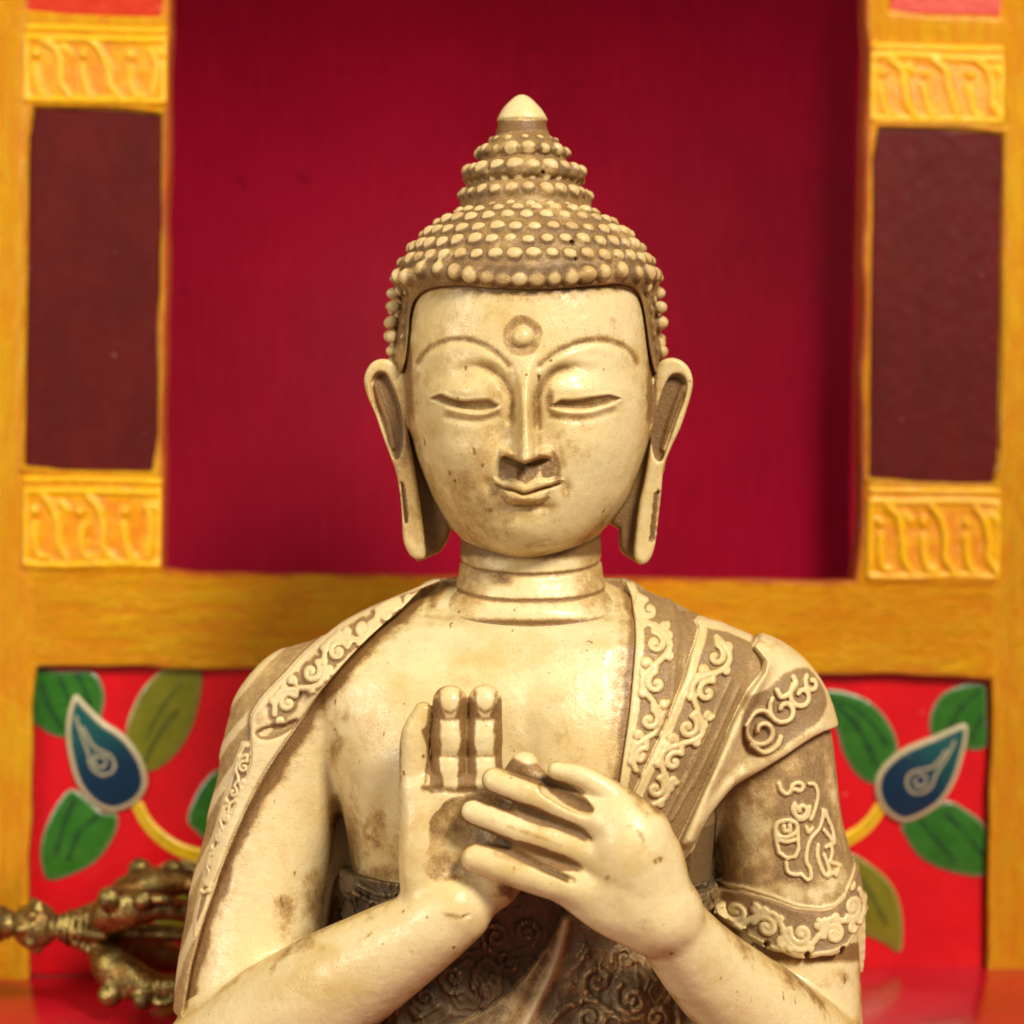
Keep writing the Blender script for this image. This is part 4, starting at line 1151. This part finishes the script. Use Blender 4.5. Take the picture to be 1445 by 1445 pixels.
def leafm(name, a, b, vein, edge):
    m = NT(name); w = m.wash(); n = m.noise(28, 3)
    col = m.mix(m.ramp(n, .3, .7), a, b)
    col = m.mix(w[1], col, vein); col = m.mix(w[0], col, edge)
    m.bump(m.noise(16, 3), 4, .7)
    return m.set(Base_Color=col, Roughness=.22, Specular_IOR_Level=.6, Coat_Weight=.3, Coat_Roughness=.08)
m_green = leafm('green_leaf_paint', (.020, .125, .008, 1), (.032, .16, .014, 1), (.012, .055, .014, 1), (.33, .36, .25, 1))
m_olive = leafm('olive_leaf_paint', (.165, .165, .006, 1), (.20, .19, .010, 1), (.085, .095, .010, 1), (.42, .34, .14, 1))
def budm():
    m = NT('teal_flower_bud_paint'); w = m.wash()
    col = m.mix(w[2], (.003, .024, .058, 1), (.009, .085, .082, 1))
    col = m.mix(w[0], col, (.60, .50, .28, 1))
    m.bump(m.noise(14, 3), 3, .6)
    return m.set(Base_Color=col, Roughness=.24, Specular_IOR_Level=.6)
m_bud = budm()
m_stem = leafm('yellow_stem_paint', (.92, .58, .004, 1), (.98, .68, .01, 1), (.55, .33, .01, 1), (.85, .62, .1, 1))
def brass():
    m = NT('aged_brass'); w = m.wash(); n = m.noise(26, 5, .6)
    col = m.mix(m.ramp(n, .35, .65), (.46, .35, .11, 1), (.20, .14, .045, 1))
    col = m.mix(m.ramp(n, .5, .72, 0, .7), col, (.07, .045, .028, 1))
    col = m.mix(w[0], col, (.045, .028, .02, 1)); col = m.mix(w[1], col, (.24, .10, .02, 1))
    m.bump(m.noise(9, 4), 5, .7)
    return m.set(Base_Color=col, Roughness=m.ramp(n, .3, .7, .2, .42), Metallic=.9)
m_brass = brass()
# ================================================================ scene
import mathutils
sc = bpy.context.scene
TABLE = 783.0                       # table top below the lens axis, design units
def tag(o, label=None, cat=None, group=None, kind=None):
    if label: o['label'] = label
    if cat: o['category'] = cat
    if group: o['group'] = group
    if kind: o['kind'] = kind
    return o
def empty(name, loc, rot=(0, 0, 0)):
    o = bpy.data.objects.new(name, None); sc.collection.objects.link(o)
    o.location = loc; o.rotation_euler = rot; o.empty_display_size = .01
    return o

# ---- the statue
SB = (0, 20*S, -(1990-C)*S)
statue = empty('buddha_statue', SB)
tag(statue, 'cream resin Buddha statue with brown wash, beaded hair and hands raised before its chest', 'statue')
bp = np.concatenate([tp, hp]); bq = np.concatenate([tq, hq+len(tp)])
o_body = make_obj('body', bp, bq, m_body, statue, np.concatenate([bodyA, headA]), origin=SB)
o_hair = make_obj('hair', ap_, aq, m_hair, statue, hairA, origin=SB)
make_obj('hair_finial', fp, fq, m_body, o_hair, finA, origin=SB)
o_robe = make_obj('robe', rp, rq, m_cloth, statue, robeA, origin=SB)
make_obj('sleeve', sp_, sq_, m_cloth, o_robe, slvA, origin=SB)
make_obj('inner_robe', up, uq, m_under, statue, undA, origin=SB)
# crossed legs and seat, below the picture
Kg = Grid((120, 1380), (-420, 330), (1480, 1996), 9.0)
Kg.ell((750, 0, 1560), (330, 210, 130), 20)
for sg in (-1, 1):
    Kg.chain([(750+sg*150, 40, 1640), (750+sg*420, -120, 1760), (750+sg*200, -280, 1800), (750-sg*120, -300, 1800)], [150, 115, 95, 70], 40, n=3)
Kg.slab([(190,1850),(1310,1850),(1340,1990),(160,1990)], -380, 300, 40, 10)
kp, kq = Kg.mesh()
kn = fbm(kp, 60, 3)
make_obj('crossed_legs', kp, kq, m_under, statue, np.stack([.75+.3*kn, .3+.3*kn, .3+0*kn], 1), origin=SB)

# ---- cabinet frame of reference
CAB_D = 600.0
YAW, ROLL = math.radians(3.0), math.radians(.75)
CM = mathutils.Matrix.Translation((0, CAB_D*S, -TABLE*S)) @ mathutils.Matrix.Rotation(YAW, 4, 'Z') @ mathutils.Matrix.Rotation(ROLL, 4, 'Y')
CMi = CM.inverted()
def L(px, py, yl=0.0):
    """photo position -> cabinet-local design coordinates on the plane yl behind its face"""
    o = CMi @ mathutils.Vector((0, -D*S, 0)); p = CMi @ mathutils.Vector(((px-C)*S, 0, (C-py)*S))
    d = p-o; t = (yl*S-o.y)/d.y; q = o+d*t
    return (C+q.x/S, C-q.z/S)
def LP(pts, yl=0.0): return np.array([L(a, b, yl) for a, b in pts])
cab = empty('altar_cabinet', (0, CAB_D*S, -TABLE*S), (0, ROLL, YAW))
cab.rotation_euler = CM.to_euler()
tag(cab, 'gold-painted wooden altar cabinet with a deep crimson niche and a red panel of painted leaves', 'cabinet')
def rect(x0, y0, x1, y1, yl=0.0):
    a = LP([(x0, y0), (x1, y0), (x1, y1), (x0, y1)], yl)
    return (a[[0, 3], 0].mean(), a[:2, 1].mean(), a[1:3, 0].mean(), a[2:, 1].mean())
def rp4(r): return [(r[0], r[1]), (r[2], r[1]), (r[2], r[3]), (r[0], r[3])]
nic = rect(237, -190, 1219, 813); pan = rect(42, 947, 1396, 1500)
insL = rect(36, 153, 226, 665); insR = rect(1228, 181, 1414, 682)
topL = rect(36, -120, 236, 22); topR = rect(1256, -120, 1420, 22)
full = rect(-330, -320, 1780, 1400)
BASE = C + 0.0
Wg = Grid((full[0]-8, full[2]+8), (-6, 66), (full[1]-8, BASE+24), 4.2)
Wg.slab([(full[0], full[1]), (full[2], full[1]), (full[2], BASE+16), (full[0], BASE+16)], 0, 60, 6)
def wob(r, a=2.5, seed=0, rad=0, n=22):
    """hand-cut outline"""
    g = np.random.default_rng(seed); out = []
    q = rp4(r)
    for i in range(4):
        p0, p1 = np.array(q[i]), np.array(q[(i+1) % 4]); d = p1-p0; nn = np.array([-d[1], d[0]])/np.linalg.norm(d)
        k = max(3, int(np.linalg.norm(d)/60))
        for j in range(k):
            t = (j+(.12 if j == 0 else 0))/k
            out.append(p0+d*t+nn*g.normal(0, a if j else 0))
    return np.array(out)
nicp = wob(nic, 1.6, 1); panp = wob((pan[0], pan[1], pan[2], BASE+60), 1.5, 2)
Wg.slab(nicp, -40, 90, 3, 6, cut=True)
Wg.slab(panp, -40, 90, 10, 6, cut=True)
for r, s in ((insL, 3), (insR, 4), (topL, 5), (topR, 6)):
    Wg.slab(wob(r, .9, s), -40, 7, 4, 4, cut=True)
for a, b in (((29, -100), (31, 812)), ((1421, -100), (1412, 826))):
    p0, p1 = L(*a), L(*b); Wg.cone((p0[0], -1, p0[1]), (p1[0], -1, p1[1]), 4, 4, 2, cut=True)
for r in (insL, insR):       # beading round the maroon panels
    q = wob((r[0]-5, r[1]-5, r[2]+5, r[3]+5), 1.0, 9); q = np.vstack([q, q[:1]])
    Wg.chain([(a, -1, b) for a, b in q], [4.5]*len(q), 2)
wp, wq = Wg.mesh()
wn = fbm(wp, 45, 12)
de = np.abs(poly(wp[:, 0], wp[:, 2], nicp))
red = ss(10, 4, de+4*wn)*(wp[:, 1] < 30) + (wp[:, 1] > 6)*ss(14, 8, de)*.9
dp = poly(wp[:, 0], wp[:, 2], panp)
make_obj('frame', wp, wq, m_gold, cab, np.stack([.85*red, .9*(wp[:, 1] > 8)*ss(14, 6, np.abs(dp)), np.where(wp[:, 2] > nic[3], ss(pan[2]-6, pan[2]+14, wp[:, 0])+ss(pan[0]+6, pan[0]-14, wp[:, 0]), 1.)], 1))  # dark channel paints the gap shadow round the panel opening

def sheet(name, pts, y, mat, parent, th=8):
    g = Grid((min(p[0] for p in pts)-6, max(p[0] for p in pts)+6), (y-6, y+th+6), (min(p[1] for p in pts)-6, max(p[1] for p in pts)+6), 6 if th > 6 else 3)
    g.slab(pts, y, y+th, 2); p, q_ = g.mesh()
    return make_obj(name, p, q_, mat, parent, np.zeros((len(p), 3)))
for r in (insL, insR):
    sheet('inset_panel', rp4((r[0]-6, r[1]-6, r[2]+6, r[3]+6)), 5, m_maroon, cab, 14)
for r in (topL, topR):
    sheet('orange_panel', rp4((r[0]-6, r[1]-6, r[2]+6, r[3]+6)), 5, m_orange, cab, 14)

def band(r, seed):
    g = np.random.default_rng(seed)
    G = Grid((r[0]-8, r[2]+8), (-16, 12), (r[1]-10, r[3]+10), 2.6)
    w = r[2]-r[0]; h = r[3]-r[1]
    G.slab(rp4(r), -3, 8, 2)
    ridges = []
    def stroke(pts, rr):
        q = spline([(r[0]+a*w, r[1]+b*h) for a, b in pts], 4); ridges.append(q)
        G.chain([(a, -3, b) for a, b in q], [rr]*len(q), 3)
    for b in (.05, .17, .93): stroke([(0.02, b), (.3, b+g.normal(0, .008)), (.7, b+g.normal(0, .008)), (.98, b)], 5)
    stroke([(.015, .2), (.015, .9)], 3.5); stroke([(.985, .2), (.985, .9)], 3.5)
    for k in range(3):
        a = .03+k*.33; j = g.normal(0, .014, 6)
        stroke([(a+.055+j[0], .52), (a+.06, .68), (a+.09, .84), (a+.13+j[1], .86)], 6)
        stroke([(a+.05, .36+j[2]), (a+.055, .38)], 7)
        if k < 2 or seed % 2: stroke([(a+.12, .22), (a+.19+j[3], .34), (a+.225, .54), (a+.235+j[4], .74), (a+.29, .87)], 6.5)
        else: stroke([(a+.2, .3), (a+.24, .5), (a+.22, .84)], 6)
        if k % 2 == 0: stroke([(a+.24, .28), (a+.29, .36)], 5)
    p, q_ = G.mesh(); d = strokes_dist(p[:, 0], p[:, 2], ridges); nn = fbm(p, 20, seed)
    make_obj('carved_band', p, q_, m_relief, cab, np.stack([.7*ss(5, 1, d+2*nn)*(p[:, 1] < -3), .75*ss(5, 10, d)*(.6+.6*nn), 0*d], 1))
for i, r in enumerate((rect(34, 36, 236, 150), rect(1228, 62, 1416, 178), rect(33, 672, 228, 806), rect(1224, 686, 1410, 824))):
    band(r, 20+i)

# niche: back and sides as one shell
nd = 140.0
def box_shell():
    x0, v0, x1, v1 = nic[0]-14, nic[1]-14, nic[2]+14, nic[3]+10
    v = np.array([(x, y, w) for y in (58, nd) for x, w in ((x0, v0), (x1, v0), (x1, v1), (x0, v1))], float)
    f = [(4, 7, 6, 5), (0, 3, 7, 4), (3, 2, 6, 7), (2, 1, 5, 6), (1, 0, 4, 5)]
    return v, np.array(f)
v_, f_ = box_shell()
nb = make_obj('niche', v_, f_, m_niche, cab, None, smooth=False)
md = nb.modifiers.new('thickness', 'SOLIDIFY'); md.thickness = 10*S; md.offset = 0

# painted panel with its leaves
pr = rp4((pan[0]-25, pan[1]-25, pan[2]+25, BASE+10))
pp = sheet('painted_panel', pr, 22, m_red, cab, 10)
ys = 22.0
def leaf(name, pts, mat, veins, parent=pp, edge=3.4, dome=3., lift=3.):
    P_ = spline(LP(pts, ys), 4, True)
    g = Grid((P_[:, 0].min()-8, P_[:, 0].max()+8), (ys-lift-dome-6, ys+6), (P_[:, 1].min()-8, P_[:, 1].max()+8), 2.6)
    g.slab(P_, ys-lift, ys+3, 2.5, dome=dome)
    vv_ = [spline(LP(a, ys), 5) for a in veins]
    p, q_ = g.mesh(); d = poly(p[:, 0], p[:, 2], P_); nn = fbm(p, 16, len(pts))
    vd = strokes_dist(p[:, 0], p[:, 2], vv_) if vv_ else d*0+30
    p0 = P_.min(0); p1 = P_.max(0)
    return p, q_, d, nn, vd, P_, name, mat, parent
def leaf_out(t, extra=None):
    p, q_, d, nn, vd, P_, name, mat, parent = t
    a = np.stack([.8*ss(-5.5, -2.5, d-1.5*nn)*(.75+.4*nn), ss(6, 1.5, vd+2.5*nn), 0*d], 1)
    if extra is not None: a = extra(p, d, nn, vd, P_)
    return make_obj(name, p, q_, mat, parent, a)
leaves = [
 ([(43,949),(88,947),(132,948),(147,975),(146,1000),(135,1024),(94,1041),(64,1032),(43,1009)], m_green, [[(60,965),(72,1000),(88,1028)],[(84,955),(98,990),(103,1020)],[(110,952),(125,985),(128,1010)]]),
 ([(230,945),(258,944),(285,947),(281,994),(264,1043),(234,1078),(204,1089),(184,1062),(177,1033),(186,1000),(204,968)], m_olive, [[(255,965),(228,1000),(208,1040)],[(250,1005),(225,1035),(205,1075)]]),
 ([(100,1113),(124,1128),(146,1146),(166,1149),(162,1179),(132,1219),(75,1243),(60,1228),(57,1190),(75,1143)], m_green, [[(104,1130),(90,1165),(80,1205)],[(140,1150),(112,1175),(98,1212)]]),
 ([(318,1085),(290,1100),(272,1130),(264,1157),(275,1172),(300,1190),(345,1180),(365,1130)], m_green, [[(320,1105),(300,1140)]]),
 ([(205,1245),(240,1215),(290,1222),(312,1262),(300,1300),(262,1330),(225,1312),(208,1280)], m_olive, [[(285,1240),(250,1290)]]),
 ([(1140,975),(1160,973),(1190,975),(1226,989),(1252,1016),(1267,1051),(1256,1080),(1233,1106),(1207,1092),(1188,1060),(1177,1024),(1150,995)], m_green, [[(1180,995),(1212,1030),(1238,1085)],[(1170,985),(1215,1005),(1250,1050)]]),
 ([(1354,967),(1374,964),(1391,968),(1392,1010),(1391,1054),(1361,1058),(1332,1050),(1313,1036),(1312,1009),(1327,981)], m_green, [[(1380,975),(1350,1005),(1335,1040)],[(1385,1010),(1370,1040)]]),
 ([(1271,1162),(1300,1146),(1335,1130),(1361,1141),(1390,1168),(1392,1232),(1346,1232),(1301,1213),(1278,1183)], m_green, [[(1300,1160),(1325,1190),(1345,1215)],[(1335,1148),(1365,1180),(1385,1205)]]),
 ([(1192,1205),(1229,1220),(1260,1251),(1273,1292),(1271,1343),(1244,1330),(1210,1312),(1190,1270)], m_olive, [[(1210,1235),(1232,1270),(1250,1305)]]),
]
for pts, mt, vn in leaves: leaf_out(leaf('leaf', pts, mt, vn))
def budx(c, tip, inner):
    I = [spline(LP(a, ys), 6) for a in inner]
    cc = L(*c, ys); tt = L(*tip, ys)
    def f(p, d, nn, vd, P_):
        u = ((p[:, 0]-cc[0])*(tt[0]-cc[0])+(p[:, 2]-cc[1])*(tt[1]-cc[1]))/((tt[0]-cc[0])**2+(tt[1]-cc[1])**2)
        s1 = ss(2.6, 1.2, strokes_dist(p[:, 0], p[:, 2], I))
        return np.stack([np.maximum(ss(-9.5, -7, d)*.9, s1*.8), 0*d, ss(.1, .75, u)], 1)
    return f
bl = [(106,979),(122,992),(147,1017),(170,1032),(188,1050),(204,1077),(208,1108),(193,1132),(162,1145),(132,1134),(108,1103),(95,1052),(95,1012)]
b1 = leaf('flower_bud', bl, m_bud, [], dome=6, lift=7)
leaf_out(b1, budx((160,1110), (106,981), [[(108,1010),(118,1040),(126,1062),(130,1080),(142,1091),(156,1090),(163,1080),(158,1066),(144,1058),(132,1050),(118,1025)],[(136,1062),(134,1074),(142,1082),(150,1078),(150,1068),(140,1066)]]))
br_ = [(1361,1020),(1365,1035),(1359,1065),(1346,1104),(1322,1138),(1278,1160),(1248,1146),(1234,1117),(1240,1086),(1270,1058),(1316,1038),(1342,1026)]
b2 = leaf('flower_bud', br_, m_bud, [], dome=6, lift=7)
leaf_out(b2, budx((1272,1118), (1361,1022), [[(1345,1045),(1335,1065),(1318,1092),(1312,1108),(1298,1118),(1283,1115),(1277,1102),(1282,1090),(1296,1085),(1315,1080),(1333,1058)],[(1288,1098),(1292,1108),(1302,1106),(1304,1094),(1294,1092)]]))
def stem(pts, w):
    q = spline(pts, 5); d = np.gradient(q, axis=0); n = np.stack([-d[:, 1], d[:, 0]], 1)/np.linalg.norm(d, axis=1)[:, None]
    wl = np.linspace(w*.8, w*1.1, len(q))[:, None]
    pts2 = np.vstack([q+n*wl, (q-n*wl)[::-1]])
    t = leaf('flower_stem', [tuple(a) for a in pts2[::2]], m_stem, [[tuple(a) for a in q[::3]]], dome=3, lift=3)
    leaf_out(t)
stem([(190,1128),(208,1162),(238,1190),(275,1206),(330,1216)], 10)
stem([(1250,1126),(1228,1160),(1200,1182),(1150,1205)], 10)

# ---- table (setting)
def slabbox(name, x0, x1, y0, y1, vt, th, mat, bev=4):
    v = np.array([(x, y, w) for w in (vt, vt+th) for x, y in ((x0, y0), (x1, y0), (x1, y1), (x0, y1))], float)
    f = np.array([(0, 1, 2, 3), (7, 6, 5, 4), (0, 4, 5, 1), (1, 5, 6, 2), (2, 6, 7, 3), (3, 7, 4, 0)])
    o = make_obj(name, v, f, mat, None, None, smooth=False)
    b = o.modifiers.new('edge', 'BEVEL'); b.width = bev*S; b.segments = 3
    return o
tb = slabbox('table_top', -1500, 2900, 335-150, 1250, C+TABLE, 60, m_table)
tag(tb, 'glossy red lacquered shelf the cabinet and the brass sceptre stand on', 'table', kind='structure')
st = slabbox('lower_step', -1500, 2900, -900, 184, 1990+.5, 60, m_table)
tag(st, 'red lacquered lower step of the altar under the statue', 'table', kind='structure')
rs = slabbox('step_riser', -1500, 2900, 188, 200, C+TABLE+61, 1990-(C+TABLE+62), m_table, 2)
tag(rs, 'red lacquered riser between the two altar steps', 'riser', kind='structure')

# ---- brass ritual sceptre lying on the shelf
VD = 350.0
vk = (D+VD)/D
cx_, _, cv_ = P(46, 1306, VD)
vaj = empty('ritual_sceptre', ((cx_-C)*S, VD*S, -TABLE*S), (0, math.radians(2), math.radians(-7)))
tag(vaj, 'tarnished brass vajra sceptre with curved prongs lying on the red shelf behind the statue', 'sceptre')
hgt_ = (C+TABLE) - cv_            # axis above the table
OX = lambda x: C+x                # local design coordinates, axis along x
AV = C-hgt_
Vg = Grid((C-260, C+260), (-60, 60), (AV-62, AV+62), 3.2)
Vg.ell((C, 0, AV), (37, 37, 37), 3)
def disc(x, r, w): 
    for k in range(1): Vg.ell((C+x, 0, AV), (w, r, r), 2.5)
for sg in (-1, 1):
    Vg.cone((C, 0, AV), (C+sg*140, 0, AV), 18, 20, 3)
    for x, r, w in ((44, 24, 8), (56, 30, 7), (68, 33, 8), (82, 37, 8), (94, 40, 8), (112, 44, 16)): disc(sg*x, r, w)
    for a in np.linspace(0, 2*math.pi, 9)[:-1]:
        Vg.chain([(C+sg*70, 26*math.cos(a), AV+26*math.sin(a)), (C+sg*100, 36*math.cos(a), AV+36*math.sin(a)), (C+sg*128, 45*math.cos(a), AV+45*math.sin(a))], [6, 10, 6], 2)
    Vg.chain([(C+sg*130, 0, AV), (C+sg*250, 0, AV)], [17, 11], 3)
    if sg > 0: pass
for a in np.linspace(0, 2*math.pi, 11)[:-1]:
    Vg.ell((C+10*math.cos(3*a), 35*math.cos(a), AV+35*math.sin(a)), (9, 9, 9), 2)
vp_, vq_ = Vg.mesh(); vn_ = normals(vp_, vq_); vc = cavity(vp_, vq_, vn_, 9); nn = fbm(vp_, 30, 5)
o_h = make_obj('handle', vp_, vq_, m_brass, vaj, np.stack([.9*ss(.3, 2.2, vc+.5*nn), .5*ss(0, .6, nn), 0*nn], 1))
Qg = Grid((C+85, C+395), (-42, 42), (AV-160, AV+12), 3.2)
up_ = lambda x, r: (C+x, 0, AV-r)
Qg.chain([up_(112, 26), up_(140, 62), up_(180, 84), up_(235, 88), up_(290, 66), up_(335, 34), up_(372, 14)], [22, 28, 25, 18, 15, 12, 8], 4, n=4)
Qg.chain([up_(140, 62), up_(168, 78), up_(196, 84)], [32, 30, 22], 8, n=3)
Qg.ell(up_(146, 108), (19, 19, 19), 3); Qg.ell(up_(200, 112), (17, 17, 17), 3); Qg.ell(up_(172, 104), (10, 14, 10), 3)
Qg.chain([up_(200, 100), up_(228, 116), up_(252, 104), up_(244, 92)], [8, 8, 6, 4], 2, n=4)
for s_ in (-1, 1):
    Qg.chain([(C+128, s_*18, AV-48), (C+150, s_*24, AV-66), (C+178, s_*22, AV-76), (C+186, s_*16, AV-92)], [7, 8, 7, 5], 2, n=3)
    Qg.ell((C+158, s_*19, AV-86), (8, 8, 8), 2)
qp_, qq_ = Qg.mesh(); qn_ = normals(qp_, qq_); qc = cavity(qp_, qq_, qn_, 9); nn = fbm(qp_, 30, 6)
qa = np.stack([.9*ss(.2, 2., qc+.5*nn), .8*ss(100, 84, -(qp_[:, 2]-AV))*ss(-.2, .5, nn+.3), 0*nn], 1)
proto = None
axis = mathutils.Matrix.Translation((0, 0, (C-AV)*S))
for side in (0, 1):
    for k in range(4):
        if proto is None:
            o = make_obj('prong', qp_, qq_, m_brass, vaj, qa); proto = o
        else:
            o = proto.copy(); sc.collection.objects.link(o); o.parent = vaj
        o.matrix_local = axis @ mathutils.Matrix.Rotation(math.pi*side, 4, 'Z') @ mathutils.Matrix.Rotation(math.radians(-38+90*k), 4, 'X') @ axis.inverted()

# ---- camera
cam = bpy.data.cameras.new('camera'); co = bpy.data.objects.new('camera', cam); sc.collection.objects.link(co)
co.location = (0, -D*S, 0); co.rotation_euler = (math.pi/2, 0, 0)
cam.sensor_width = 36; cam.lens = 36*D/1445; cam.clip_start = .01; cam.clip_end = 50
cam.dof.use_dof = True; cam.dof.focus_distance = (D-150)*S
AP = 47.0                                    # aperture diameter, design units
cam.dof.aperture_fstop = (cam.lens*1e-3)/(AP*S)
sc.camera = co

# ---- room lamp and an added fill
def area(name, loc, tgt, size, power, col, spread=None):
    l = bpy.data.lights.new(name, 'AREA'); o = bpy.data.objects.new(name, l); sc.collection.objects.link(o)
    o.location = loc
    o.rotation_euler = (mathutils.Vector(tgt)-mathutils.Vector(loc)).to_track_quat('-Z', 'Y').to_euler()
    l.shape = 'DISK'; l.size = size; l.energy = power; l.color = col
    return o
area('ceiling_lamp', (.42, -.69, .66), (0, 0, -.01), .30, 14.6, (1, .91, .78))
area('left_fill', (-.75, -.60, .25), (0, .02, 0), .50, 5.2, (1, .93, .82))  # added fill from the left, weakens the shadow of the key
w = bpy.data.worlds.new('World'); sc.world = w; w.use_nodes = True
w.node_tree.nodes['Background'].inputs[0].default_value = (1, .90, .76, 1)
w.node_tree.nodes['Background'].inputs[1].default_value = .15
sc.view_settings.view_transform = 'Standard'; sc.view_settings.look = 'None'
sc.view_settings.exposure = 0; sc.view_settings.gamma = 1
sc.cycles.use_denoising = True
sc.cycles.max_bounces = 8
print('done', time.time()-T0)
